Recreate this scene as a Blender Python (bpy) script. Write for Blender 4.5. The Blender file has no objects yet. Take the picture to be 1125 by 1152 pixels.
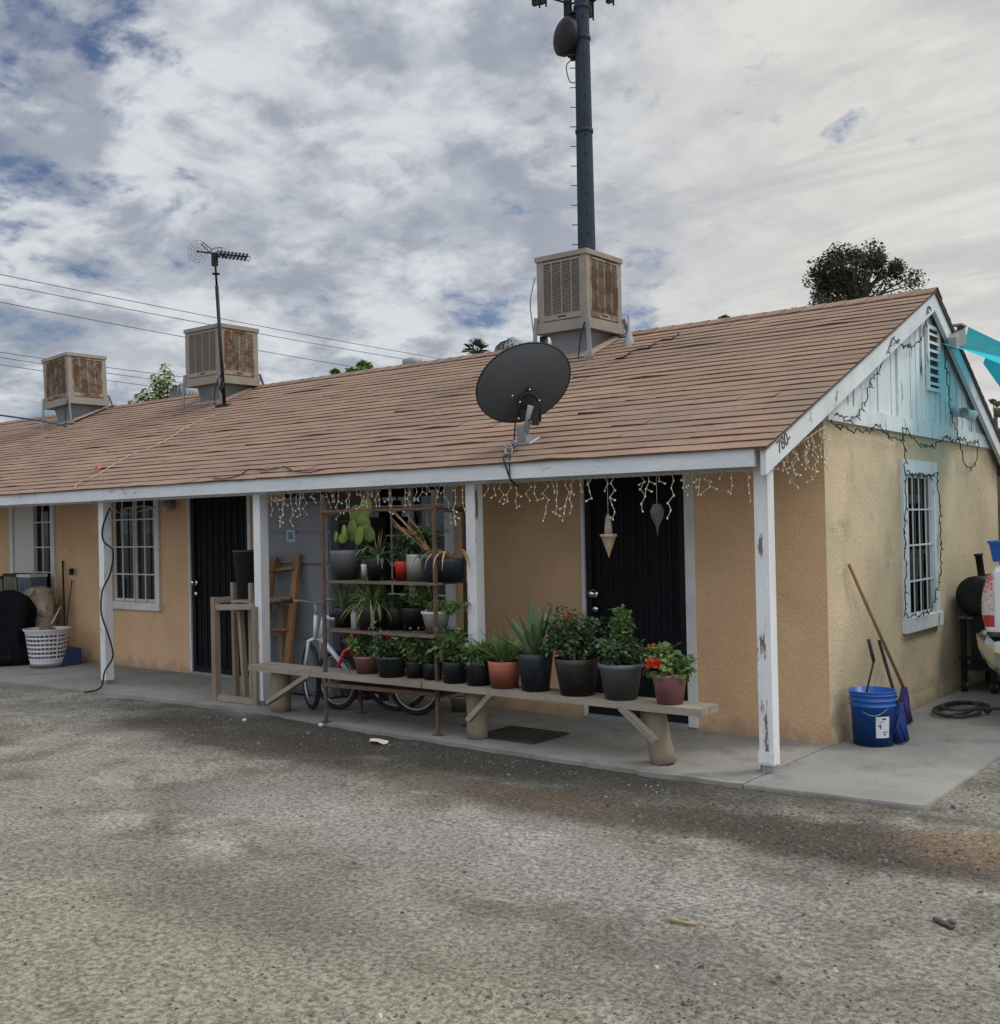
import bpy, math, random
from mathutils import Vector, Matrix, noise
PI=math.pi; R=math.radians
rnd=random.Random(7)
scn=bpy.context.scene; COL=scn.collection
V=Vector
# ------------------------------------------------------------------ camera
F=1243.551; YAW=2.24052; PITCH=0.009459; ROLL=-0.020861
CC=V((2.9187,-7.23406,1.55))
fw=V((math.cos(YAW)*math.cos(PITCH),math.sin(YAW)*math.cos(PITCH),math.sin(PITCH)))
rt=V((math.sin(YAW),-math.cos(YAW),0)); up=rt.cross(fw)
c,s=math.cos(ROLL),math.sin(ROLL)
rt,up=(c*rt+s*up),(-s*rt+c*up)
def ray(u,v): return fw+(u-562.5)/F*rt-(v-576)/F*up
def at(u,v,ax,val):
    d=ray(u,v); return CC+d*((val-CC[ax])/d[ax])
def atd(u,v,dep): return CC+ray(u,v)*dep
def scale_at(p): return F/((V(p)-CC).dot(fw))
SL=0.4303; RY,RZ=2.2,3.40           # front roof slope, ridge
def onroof(u,v,off=0):
    n=V((0,-SL,1)); d=ray(u,v); p0=V((0,RY,RZ+off)); return CC+d*((p0-CC).dot(n)/d.dot(n))
def roofz(y): return RZ-SL*(RY-y)
camd=bpy.data.cameras.new('camera'); cam=bpy.data.objects.new('camera',camd); COL.objects.link(cam)
camd.sensor_fit='HORIZONTAL'; camd.sensor_width=36; camd.lens=F/1125*36; camd.clip_end=3000; camd.clip_start=.05
M3=Matrix((rt,up,-fw)).transposed(); cam.matrix_world=Matrix.Translation(CC)@M3.to_4x4(); scn.camera=cam
# ------------------------------------------------------------------ materials
def nd(nt,t,**kw):
    n=nt.nodes.new(t)
    for k,v in kw.items():
        if k in n.inputs.keys(): n.inputs[k].default_value=v
        else: setattr(n,k,v)
    return n
def rgba(c): return (c[0],c[1],c[2],1)
MATS={}
def mat(name,c1,c2=None,sc=4,lo=.4,hi=.65,rough=.8,bump=.0,bsc=60,metal=0,c3=None,sc3=18,lo3=.55,hi3=.6,stretch=(1,1,1),fine=.15,fsc=120,attr=False,trans=0,spec=.5,coat=0,bdist=.01,splash=None):
    if name in MATS: return MATS[name]
    m=bpy.data.materials.new(name); m.use_nodes=True; nt=m.node_tree; L=nt.links.new
    b=nt.nodes['Principled BSDF']; tc=nd(nt,'ShaderNodeTexCoord'); mp=nd(nt,'ShaderNodeMapping'); mp.inputs['Scale'].default_value=stretch
    oi=nd(nt,'ShaderNodeObjectInfo'); ml=nd(nt,'ShaderNodeMath',operation='MULTIPLY'); ml.inputs[1].default_value=37.; L(oi.outputs['Random'],ml.inputs[0]); va=nd(nt,'ShaderNodeVectorMath',operation='ADD'); L(tc.outputs['Object'],va.inputs[0]); L(ml.outputs[0],va.inputs[1]); L(va.outputs[0],mp.inputs[0]); co=mp.outputs[0]
    col=None
    def noi(scale,det=6,ro=.6):
        n=nd(nt,'ShaderNodeTexNoise',Scale=scale,Detail=det,Roughness=ro); L(co,n.inputs['Vector']); return n.outputs['Fac']
    def ramp(x,a,bb):
        r=nd(nt,'ShaderNodeMapRange'); r.inputs[1].default_value=a; r.inputs[2].default_value=bb; L(x,r.inputs[0]); return r.outputs[0]
    def mix(f,a,bb,mode='MIX'):
        n=nd(nt,'ShaderNodeMix',data_type='RGBA',blend_type=mode)
        if isinstance(f,(int,float)): n.inputs[0].default_value=f
        else: L(f,n.inputs[0])
        for i,x in ((6,a),(7,bb)):
            if isinstance(x,tuple): n.inputs[i].default_value=x
            else: L(x,n.inputs[i])
        return n.outputs[2]
    col=rgba(c1)
    if c2: col=mix(ramp(noi(sc),lo,hi),col,rgba(c2))
    if c3: col=mix(ramp(noi(sc3,8,.7),lo3,hi3),col,rgba(c3))
    if attr:
        a=nd(nt,'ShaderNodeAttribute',attribute_name='Col'); col=mix(1.0,col,a.outputs['Color'],'MULTIPLY')
    if fine:
        f=noi(fsc,3,.7); r=nd(nt,'ShaderNodeMapRange'); r.inputs[3].default_value=1-fine; r.inputs[4].default_value=1+fine
        r.inputs[1].default_value=.3; r.inputs[2].default_value=.7; L(f,r.inputs[0])
        v=nd(nt,'ShaderNodeCombineXYZ'); [L(r.outputs[0],v.inputs[i]) for i in range(3)]
        col=mix(1.0,col,v.outputs[0],'MULTIPLY')
    if splash:   # dried mud splashed up the foot of the wall
        g_=nd(nt,'ShaderNodeNewGeometry'); sp_=nd(nt,'ShaderNodeSeparateXYZ'); L(g_.outputs['Position'],sp_.inputs[0])
        ad=nd(nt,'ShaderNodeMath',operation='MULTIPLY_ADD'); L(noi(5,7,.7),ad.inputs[0]); ad.inputs[1].default_value=-splash[0]*2.4; L(sp_.outputs[2],ad.inputs[2])
        col=mix(ramp(ad.outputs[0],-splash[0]*.55,-splash[0]*1.6),col,rgba(splash[1]))
    if isinstance(col,tuple): b.inputs['Base Color'].default_value=col
    else: L(col,b.inputs['Base Color'])
    b.inputs['Roughness'].default_value=rough; b.inputs['Metallic'].default_value=metal
    b.inputs['Specular IOR Level'].default_value=spec
    if coat: b.inputs['Coat Weight'].default_value=coat
    if bump:
        n=noi(bsc,5,.65); bp=nd(nt,'ShaderNodeBump',Strength=bump,Distance=bdist); L(n,bp.inputs['Height']); L(bp.outputs[0],b.inputs['Normal'])
    if trans:
        out=nt.nodes['Material Output']; tr=nd(nt,'ShaderNodeBsdfTranslucent'); ms=nd(nt,'ShaderNodeMixShader'); ms.inputs[0].default_value=trans
        if isinstance(col,tuple): tr.inputs[0].default_value=col
        else: L(col,tr.inputs[0])
        L(b.outputs[0],ms.inputs[1]); L(tr.outputs[0],ms.inputs[2]); L(ms.outputs[0],out.inputs[0])
    MATS[name]=m; return m
stucco=mat('stucco_tan',(.64,.425,.25),(.55,.355,.205),2.6,.35,.7,.9,.9,48,c3=(.34,.235,.15),sc3=7,lo3=.62,hi3=.8,fine=.14,fsc=60,bdist=.007,splash=(.20,(.27,.20,.14)))
stucco2=mat('stucco_gable',(.56,.45,.30),(.45,.365,.25),2.2,.38,.66,.92,1.0,38,c3=(.30,.25,.18),sc3=4,lo3=.56,hi3=.74,fine=.12,bdist=.008,splash=(.26,(.25,.19,.13)))
paint=mat('white_paint_weathered',(.62,.65,.68),(.50,.53,.56),3,.35,.7,.7,.25,25,c3=(.20,.18,.155),sc3=7,lo3=.60,hi3=.68,stretch=(.35,1,1),fine=.08)
paintp=mat('white_paint_post',(.66,.68,.70),(.52,.54,.56),5,.4,.7,.7,.3,30,c3=(.16,.13,.10),sc3=11,lo3=.605,hi3=.63,stretch=(1,1,.16),fine=.08)
painttrim=mat('white_trim',(.62,.63,.64),(.5,.5,.49),5,.4,.7,.6,.1,30,fine=.06)
gablep=mat('gable_board_paint',(.63,.68,.69),(.50,.56,.58),4,.35,.7,.75,.3,30,c3=(.10,.10,.10),sc3=11,lo3=.60,hi3=.66,stretch=(1,1,.2),fine=.1)
shing=mat('shingle_brown',(.28,.185,.132),(.23,.158,.12),.9,.35,.65,.95,.5,150,c3=(.19,.145,.125),sc3=1.1,lo3=.5,hi3=.8,attr=True,fine=.3,fsc=160,spec=.2)
woodd=mat('roof_deck_wood',(.12,.09,.07),(.08,.06,.05),6,fine=.1)
concrete=mat('concrete',(.275,.268,.248),(.20,.195,.18),1.3,.38,.64,.9,.4,90,c3=(.12,.112,.10),sc3=3.6,lo3=.53,hi3=.76,fine=.16)
black=mat('black_iron',(.006,.007,.009),None,rough=.6,spec=.25,fine=.0)
blackm=mat('black_screen',(.004,.005,.007),(.009,.010,.013),8,rough=.8,spec=.2,fine=.0)
dark=mat('dark_interior',(.02,.02,.02),fine=0)
wood=mat('weathered_wood',(.30,.26,.21),(.20,.17,.135),7,.35,.7,.85,.4,30,stretch=(.3,1,1),c3=(.12,.10,.08),sc3=12,lo3=.62,hi3=.8,fine=.15)
woodv=mat('weathered_wood_upright',(.27,.22,.16),(.18,.145,.105),7,.35,.7,.85,.4,30,stretch=(1,1,.25),c3=(.11,.09,.07),sc3=12,lo3=.62,hi3=.8,fine=.15)
ladderw=mat('ladder_wood',(.34,.17,.07),(.24,.115,.045),6,stretch=(1,1,.25),rough=.7)
rust=mat('rusty_steel',(.13,.075,.05),(.065,.045,.038),12,rough=.9,bump=.2)
galv=mat('galvanised_metal',(.27,.28,.30),(.19,.20,.21),5,rough=.6,metal=.25,fine=.1)
coolm=mat('cooler_beige',(.25,.222,.19),(.20,.175,.15),3,.4,.7,.6,.15,30,c3=(.16,.10,.06),sc3=5,lo3=.68,hi3=.8,fine=.08)
coolpad=mat('cooler_pad_dark',(.10,.08,.065),(.07,.055,.045),8,fine=.3)
coolrust=mat('cooler_rusty_louvre',(.27,.215,.165),(.15,.075,.04),7,.45,.55,.8,.2,40,c3=(.05,.03,.02),sc3=9,lo3=.6,hi3=.68)
ductm=mat('duct_metal',(.20,.22,.245),(.15,.165,.18),4,rough=.6,metal=.1,fine=.1)
dishm=mat('dish_grey',(.055,.06,.068),(.045,.05,.057),3,rough=.55,fine=.05)
towerm=mat('tower_steel',(.026,.040,.058),(.020,.030,.045),1.2,spec=.25,rough=.75,metal=.0,stretch=(1,1,.4),fine=.15,fsc=6)
blk=mat('black_metal',(.010,.011,.013),spec=.3,rough=.6,fine=0)
def leafm(name,c1,c2,trans=.25): return mat(name,c1,c2,8,rough=.55,attr=True,fine=.0,trans=trans,spec=.35)
leaf=leafm('leaf_green',(.15,.24,.08),(.10,.17,.055))
leafd=leafm('leaf_dark',(.105,.165,.075),(.07,.115,.05))
leafl=leafm('leaf_light',(.24,.32,.12),(.17,.24,.08))
aloe=leafm('aloe_green',(.13,.20,.10),(.09,.145,.07),.1)
cact=leafm('cactus_green',(.17,.22,.05),(.11,.16,.04),.05)
strawm=leafm('dry_straw',(.42,.30,.13),(.30,.19,.08),.1)
flred=mat('flower_red',(.75,.05,.02),(.6,.03,.02),20,fine=0,trans=.2)
flw=mat('flower_white',(.75,.72,.70),fine=0)
trunkm=mat('bark',(.10,.075,.055),(.06,.045,.035),8,rough=.95,bump=.4,bsc=20)
soil=mat('potting_soil',(.03,.022,.016),(.06,.045,.03),20,rough=1,bump=.5,bsc=50)
def plastic(n,c,r=.5): return mat(n,c,tuple(x*.8 for x in c),4,rough=r,fine=.06,c3=tuple(x*.7+.055 for x in c),sc3=8,lo3=.52,hi3=.78)
p_black=plastic('pot_black',(.013,.015,.019)); p_navy=plastic('pot_navy',(.018,.028,.042)); p_terra=plastic('pot_terracotta',(.46,.14,.085),.7)
p_brown=plastic('pot_brown_black',(.028,.024,.022)); p_grey=plastic('pot_grey',(.12,.13,.15)); p_pink=plastic('pot_pink',(.42,.19,.23))
p_dpink=plastic('pot_dusty_pink',(.30,.14,.13)); p_green=plastic('pot_dark_green',(.025,.04,.038)); p_red=plastic('pot_red',(.55,.03,.02)); p_white=plastic('pot_white',(.55,.55,.54))
p_blue=plastic('pot_slate_blue',(.09,.12,.17)); bluep=mat('bucket_blue',(.006,.095,.40),(.005,.08,.34),3,rough=.35,fine=.03)
carw=mat('car_paint_white',(.66,.68,.70),rough=.25,fine=0,coat=.6); chrome=mat('chrome',(.7,.7,.72),rough=.15,metal=1,fine=0)
rubber=mat('rubber',(.02,.02,.02),rough=.85,fine=.1)
teal=mat('shade_sail_teal',(.05,.52,.62),(.04,.44,.55),6,rough=.8,fine=.1,fsc=250,trans=.75)
def glass(name,tint=(.02,.025,.03),tr=.5):
    m=bpy.data.materials.new(name); m.use_nodes=True; nt=m.node_tree; L=nt.links.new; out=nt.nodes['Material Output']
    nt.nodes.remove(nt.nodes['Principled BSDF'])
    t=nd(nt,'ShaderNodeBsdfTransparent'); t.inputs[0].default_value=(tr,tr,tr,1); g=nd(nt,'ShaderNodeBsdfGlossy',Roughness=.03); g.inputs[0].default_value=(.9,.95,1,1)
    fr=nd(nt,'ShaderNodeFresnel',IOR=1.55); ms=nd(nt,'ShaderNodeMixShader'); L(fr.outputs[0],ms.inputs[0]); L(t.outputs[0],ms.inputs[1]); L(g.outputs[0],ms.inputs[2]); L(ms.outputs[0],out.inputs[0]); return m
winglass=glass('window_glass',tr=.45); darkglass=glass('window_glass_dark',tr=.22); clearglass=glass('window_glass_clear',tr=.8)
# ------------------------------------------------------------------ mesh builder
ORI={}
class MB:
    def __init__(s): s.v=[]; s.f=[]; s.c=[]; s.sm=[]; s.col=1.0; s.mi=[]; s.m=0
    def face(s,idx,smooth=False): s.f.append(tuple(idx)); s.c.append(s.col); s.sm.append(smooth); s.mi.append(s.m)
    def quad(s,a,b,c_,d,smooth=False):
        n=len(s.v); s.v+= [V(a),V(b),V(c_),V(d)]; s.face((n,n+1,n+2,n+3),smooth)
    def poly(s,pts): n=len(s.v); s.v+=[V(p) for p in pts]; s.face(range(n,n+len(pts)))
    def hexa(s,p):   # 8 points: bottom 4 ccw, top 4 ccw
        n=len(s.v); s.v+=[V(x) for x in p]
        for q in ((0,3,2,1),(4,5,6,7),(0,1,5,4),(1,2,6,5),(2,3,7,6),(3,0,4,7)): s.face([n+i for i in q])
    def box(s,x0,x1,y0,y1,z0,z1): s.hexa([(x0,y0,z0),(x1,y0,z0),(x1,y1,z0),(x0,y1,z0),(x0,y0,z1),(x1,y0,z1),(x1,y1,z1),(x0,y1,z1)])
    def bar(s,a,b,w,h,upv=(0,0,1),jit=0):   # rectangular beam from a to b; w sideways, h along upv
        a=V(a);b=V(b);d=(b-a).normalized(); upv=V(upv)
        if abs(d.dot(upv))>.98: upv=V((0,1,0))
        sd=d.cross(upv).normalized()*w/2; u2=sd.cross(d).normalized()*h/2
        s.hexa([a-sd-u2,a+sd-u2,b+sd-u2,b-sd-u2,a-sd+u2,a+sd+u2,b+sd+u2,b-sd+u2])
    def tube(s,pts,r,n=8,closed=False,cap=True):
        pts=[V(p) for p in pts]; k=len(pts); rs=r if isinstance(r,(list,tuple)) else [r]*k
        base=len(s.v); prev=None
        for i,p in enumerate(pts):
            if closed: d=pts[(i+1)%k]-pts[i-1]
            else: d=pts[min(i+1,k-1)]-pts[max(i-1,0)]
            if d.length<1e-9: d=V((0,0,1))
            d.normalize()
            if prev is None:
                a=V((0,0,1)) if abs(d.z)<.9 else V((1,0,0)); x=d.cross(a).normalized()
            else:
                x=prev-d*prev.dot(d)
                x=x.normalized() if x.length>1e-6 else d.orthogonal().normalized()
            prev=x; y=d.cross(x)
            for j in range(n):
                t=2*PI*j/n; s.v.append(p+(x*math.cos(t)+y*math.sin(t))*rs[i])
        for i in range(k if closed else k-1):
            i2=(i+1)%k
            for j in range(n):
                j2=(j+1)%n; s.face((base+i*n+j,base+i*n+j2,base+i2*n+j2,base+i2*n+j),True)
        if cap and not closed:
            s.face([base+j for j in range(n)][::-1]); s.face([base+(k-1)*n+j for j in range(n)])
    def lathe(s,c0,prof,n=24,axis=(0,0,1),tilt=None,cap=False,smooth=True,jit=0):
        c0=V(c0); ax=V(axis).normalized(); x=ax.orthogonal().normalized(); y=ax.cross(x); base=len(s.v)
        for (r,h) in prof:
            for j in range(n):
                t=2*PI*j/n; s.v.append(c0+ax*h+(x*math.cos(t)+y*math.sin(t))*r)
        for i in range(len(prof)-1):
            for j in range(n):
                j2=(j+1)%n; s.face((base+i*n+j,base+i*n+j2,base+(i+1)*n+j2,base+(i+1)*n+j),smooth)
        if cap:
            s.face([base+j for j in range(n)][::-1]); s.face([base+(len(prof)-1)*n+j for j in range(n)])
    def ball(s,c0,r,n=12,m=8,sc=(1,1,1),rot=None):
        base=len(s.v); c0=V(c0)
        for i in range(m+1):
            ph=PI*i/m
            for j in range(n):
                t=2*PI*j/n; p=V((math.sin(ph)*math.cos(t)*sc[0]*r,math.sin(ph)*math.sin(t)*sc[1]*r,math.cos(ph)*sc[2]*r))
                if rot: p=rot@p
                s.v.append(c0+p)
        for i in range(m):
            for j in range(n):
                j2=(j+1)%n; s.face((base+i*n+j,base+(i+1)*n+j,base+(i+1)*n+j2,base+i*n+j2),True)
    def leaf(s,p,d,nrm,l,w):
        d=V(d).normalized(); sd=d.cross(V(nrm)); sd=sd.normalized() if sd.length>1e-4 else d.orthogonal().normalized()
        nn=sd.cross(d); p=V(p); b=len(s.v)
        s.v+=[p,p+d*l*.45+sd*w/2+nn*l*.06,p+d*l*.9-nn*l*.12,p+d*l*.45-sd*w/2+nn*l*.06,p+d*l*.5-nn*.0]
        s.face((b,b+1,b+2,b+4),True); s.face((b,b+4,b+2,b+3),True)
    def blade(s,p,d,l,w,droop=.5,seg=6,upv=(0,0,1),thick=0):
        p=V(p); d=V(d).normalized(); base=len(s.v); sd=d.cross(V(upv))
        sd=sd.normalized() if sd.length>1e-3 else V((1,0,0))
        st=l/seg
        for i in range(seg+1):
            t=i/seg; ww=w*(.75+.6*t if t<.25 else .9*(1-((t-.25)/.75)**1.6)+.03)/2
            nn=sd.cross(d)
            s.v+=[p-sd*ww+nn*ww*.5,p-nn*ww*.25,p+sd*ww+nn*ww*.5]
            p=p+d*st; d=(d+V((0,0,-1))*droop*st/l*(.4+1.6*t)).normalized()
        for i in range(seg):
            for j in (0,1): a=base+i*3+j; s.face((a,a+1,a+4,a+3),True)
    def build(s,name,m,parent=None,loc=None):
        o0=ORI.get(parent.name,V((0,0,0))) if parent else V(loc or (0,0,0))
        me=bpy.data.meshes.new(name); me.from_pydata([tuple(v-o0) for v in s.v],[],s.f)
        for mm in (m if isinstance(m,list) else [m]): me.materials.append(mm)
        me.polygons.foreach_set('use_smooth',s.sm); me.polygons.foreach_set('material_index',s.mi)
        if True:
            at_=me.color_attributes.new('Col','FLOAT_COLOR','CORNER'); arr=[]
            for f,c_ in zip(s.f,s.c):
                t=c_ if isinstance(c_,tuple) else (c_,c_,c_)
                arr+=[t[0],t[1],t[2],1.0]*len(f)
            at_.data.foreach_set('color',arr)
        me.update()
        o=bpy.data.objects.new(name,me); COL.objects.link(o)
        if parent: o.parent=parent
        else: o.location=o0
        ORI[o.name]=o0; return o
def tag(o,label,cat,group=None,kind=None):
    if label: o['label']=label
    if cat: o['category']=cat
    if group: o['group']=group
    if kind: o['kind']=kind
    return o
def thing(name,label,cat,loc=(0,0,0),group=None):
    o=bpy.data.objects.new(name,None); COL.objects.link(o); o.location=loc; o.empty_display_size=.1; ORI[o.name]=V(loc); return tag(o,label,cat,group)
def dup(root,loc,rot,label,group=None):
    def cp(o,par):
        n=o.copy(); COL.objects.link(n)
        if par: n.parent=par
        for ch in o.children: cp(ch,n)
        return n
    r=cp(root,None); r.location=loc; r.rotation_euler=rot; r['label']=label
    if group: r['group']=group
    return r
def smooth(pts,n=5):
    pts=[V(p) for p in pts]; out=[]
    for i in range(len(pts)-1):
        a=pts[max(i-1,0)];b=pts[i];c_=pts[i+1];d=pts[min(i+2,len(pts)-1)]
        for k in range(n): t=k/n; out.append(.5*((2*b)+(c_-a)*t+(2*a-5*b+4*c_-d)*t*t+(3*b-a-3*c_+d)*t**3))
    return out+[pts[-1]]
def struct(mb,name,m): o=mb.build(name,m); o['kind']='structure'; return o
def U(a,b): return rnd.uniform(a,b)
# ------------------------------------------------------------------ world
w=bpy.data.worlds.new('World'); scn.world=w; w.use_nodes=True; nt=w.node_tree; L=nt.links.new
SUN_EL,SUN_AZ=R(50),R(48)    # azimuth measured from +X towards +Y
bg=nt.nodes['Background']; sky=nd(nt,'ShaderNodeTexSky',sky_type='NISHITA',sun_disc=False); sky.sun_elevation=SUN_EL; sky.sun_rotation=PI/2-SUN_AZ
bg.inputs[1].default_value=.1
tc=nd(nt,'ShaderNodeTexCoord'); sep=nd(nt,'ShaderNodeSeparateXYZ'); L(tc.outputs['Generated'],sep.inputs[0])
def mth(op,a,b=None,cl=False):
    n=nd(nt,'ShaderNodeMath',operation=op,use_clamp=cl)
    for i,x in enumerate((a,b)):
        if x is None: continue
        if isinstance(x,(int,float)): n.inputs[i].default_value=x
        else: L(x,n.inputs[i])
    return n.outputs[0]
zz=mth('ADD',mth('MAXIMUM',sep.outputs[2],0.0),.30)
cmb=nd(nt,'ShaderNodeCombineXYZ'); L(mth('DIVIDE',sep.outputs[0],zz),cmb.inputs[0]); L(mth('DIVIDE',sep.outputs[1],zz),cmb.inputs[1])
def wn(scale,det=8,ro=.6,dist=0,off=(0,0,0),st=(1,1,1)):
    mp=nd(nt,'ShaderNodeMapping'); mp.inputs[1].default_value=off; mp.inputs[3].default_value=st; L(cmb.outputs[0],mp.inputs[0])
    n=nd(nt,'ShaderNodeTexNoise',Scale=scale,Detail=det,Roughness=ro,Distortion=dist); L(mp.outputs[0],n.inputs[0]); return n.outputs['Fac']
def mr(x,a,b,c0=0.,d0=1.,smooth=True):
    n=nd(nt,'ShaderNodeMapRange'); n.interpolation_type='SMOOTHSTEP' if smooth else 'LINEAR'
    for i,y in ((1,a),(2,b),(3,c0),(4,d0)): n.inputs[i].default_value=y
    L(x,n.inputs[0]); return n.outputs[0]
def wmix(f,a,b,mode='MIX'):
    n=nd(nt,'ShaderNodeMix',data_type='RGBA',blend_type=mode)
    if isinstance(f,(int,float)): n.inputs[0].default_value=f
    else: L(f,n.inputs[0])
    for i,x in ((6,a),(7,b)):
        if isinstance(x,tuple): n.inputs[i].default_value=x
        else: L(x,n.inputs[i])
    return n.outputs[2]
# how far towards the bright, smooth side of the sky (towards +X +Y)
side=mr(mth('ADD',mth('MULTIPLY',sep.outputs[0],.80),mth('MULTIPLY',sep.outputs[1],.60)),-.06,.26)
big=wn(1.6,4,.5,.3,(3.1,1.7,0)); med=wn(5.2,9,.62,.35,(.4,7.3,0)); sml=wn(13,8,.6,.2,(5,1,0))
strk=wn(3.2,9,.6,.8,(1.5,2.2,0),(.45,1.7,1))
mott=mth('ADD',mth('MULTIPLY',med,.55),mth('MULTIPLY',sml,.45))
dens=mth('ADD',mth('MULTIPLY',mott,.75),mth('MULTIPLY',big,.5))
dens=mth('ADD',dens,mth('MULTIPLY',side,.09))
cover=mr(dens,.50,.63)
thick=mr(mth('ADD',mth('MULTIPLY',wn(4.3,7,.55,.3,(9,4,0)),.8),mth('MULTIPLY',sml,.3)),.50,.66)
shade=mth('MULTIPLY',thick,mr(side,0,1,.9,.2))
cl=wmix(mr(med,.38,.62),(4.0,4.3,4.8,1),(5.9,6.15,6.45,1))
cl=wmix(side,cl,wmix(mr(strk,.34,.66),(5.0,5.0,4.95,1),(6.7,6.55,6.2,1)))
cl=wmix(shade,cl,(2.7,3.0,3.6,1))
sky_fill=mth('MULTIPLY',mr(sep.outputs[2],.42,.9,1.0,2.3,False),mr(mth('ADD',mth('MULTIPLY',sep.outputs[0],.62),mth('MULTIPLY',sep.outputs[1],-.78)),-.1,.6,1.0,1.7))  # clouds brightened overhead and behind the camera as added fill light
gcol=nd(nt,'ShaderNodeCombineXYZ'); [L(sky_fill,gcol.inputs[i]) for i in range(3)]
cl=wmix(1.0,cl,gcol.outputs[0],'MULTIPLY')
skyc=wmix(1.0,sky.outputs[0],(.50,.52,.62,1),'MULTIPLY')
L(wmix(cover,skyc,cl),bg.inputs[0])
sd_=bpy.data.lights.new('sun','SUN'); sd_.energy=1.2; sd_.angle=R(14); sd_.color=(1,.95,.87); so=bpy.data.objects.new('sun',sd_); COL.objects.link(so)
dirv=V((math.cos(SUN_EL)*math.cos(SUN_AZ),math.cos(SUN_EL)*math.sin(SUN_AZ),math.sin(SUN_EL))); so.rotation_euler=dirv.to_track_quat('Z','Y').to_euler(); so.location=(0,0,30)
scn.view_settings.view_transform='Standard'; scn.view_settings.look='None'; scn.view_settings.exposure=0.22; scn.view_settings.gamma=1
# ------------------------------------------------------------------ ground
GZ=-.030
def gh(x,y):
    h=GZ+.010*noise.noise(V((x*.7,y*.7,0)))+.008*noise.noise(V((x*3,y*3,2)))
    d=max(abs(x-1)-14,abs(y+3)-12,0)
    return h if d<1 else h
def gmesh():
    b=MB(); xs=[];x=-11.
    def axis(vals): return sorted(set(round(v,4) for v in vals))
    xs=axis([-600,-300,-150,-80,-50,-35,-26,-20,-16,-14]+[-12+i*.09 for i in range(int(18/.09)+1)]+[7,8,10,14,20,30,50,80,150,300,600])
    ys=axis([-300,-100,-50,-25,-15,-10,-8]+[-7+i*.08 for i in range(int(7.2/.08)+1)]+[1,2,3,4,5,6,8,10,14,20,30,50,90,150,300,600])
    n=len(ys)
    for x in xs:
        for y in ys:
            z=gh(x,y)+.006*noise.noise(V((x*9,y*9,5)))+.007*abs(noise.noise(V((x*15,y*15,7))))
            b.v.append(V((x,y,z)))
    for i in range(len(xs)-1):
        for j in range(n-1): a=i*n+j; b.face((a,a+n,a+n+1,a+1),True)
    return b
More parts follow.
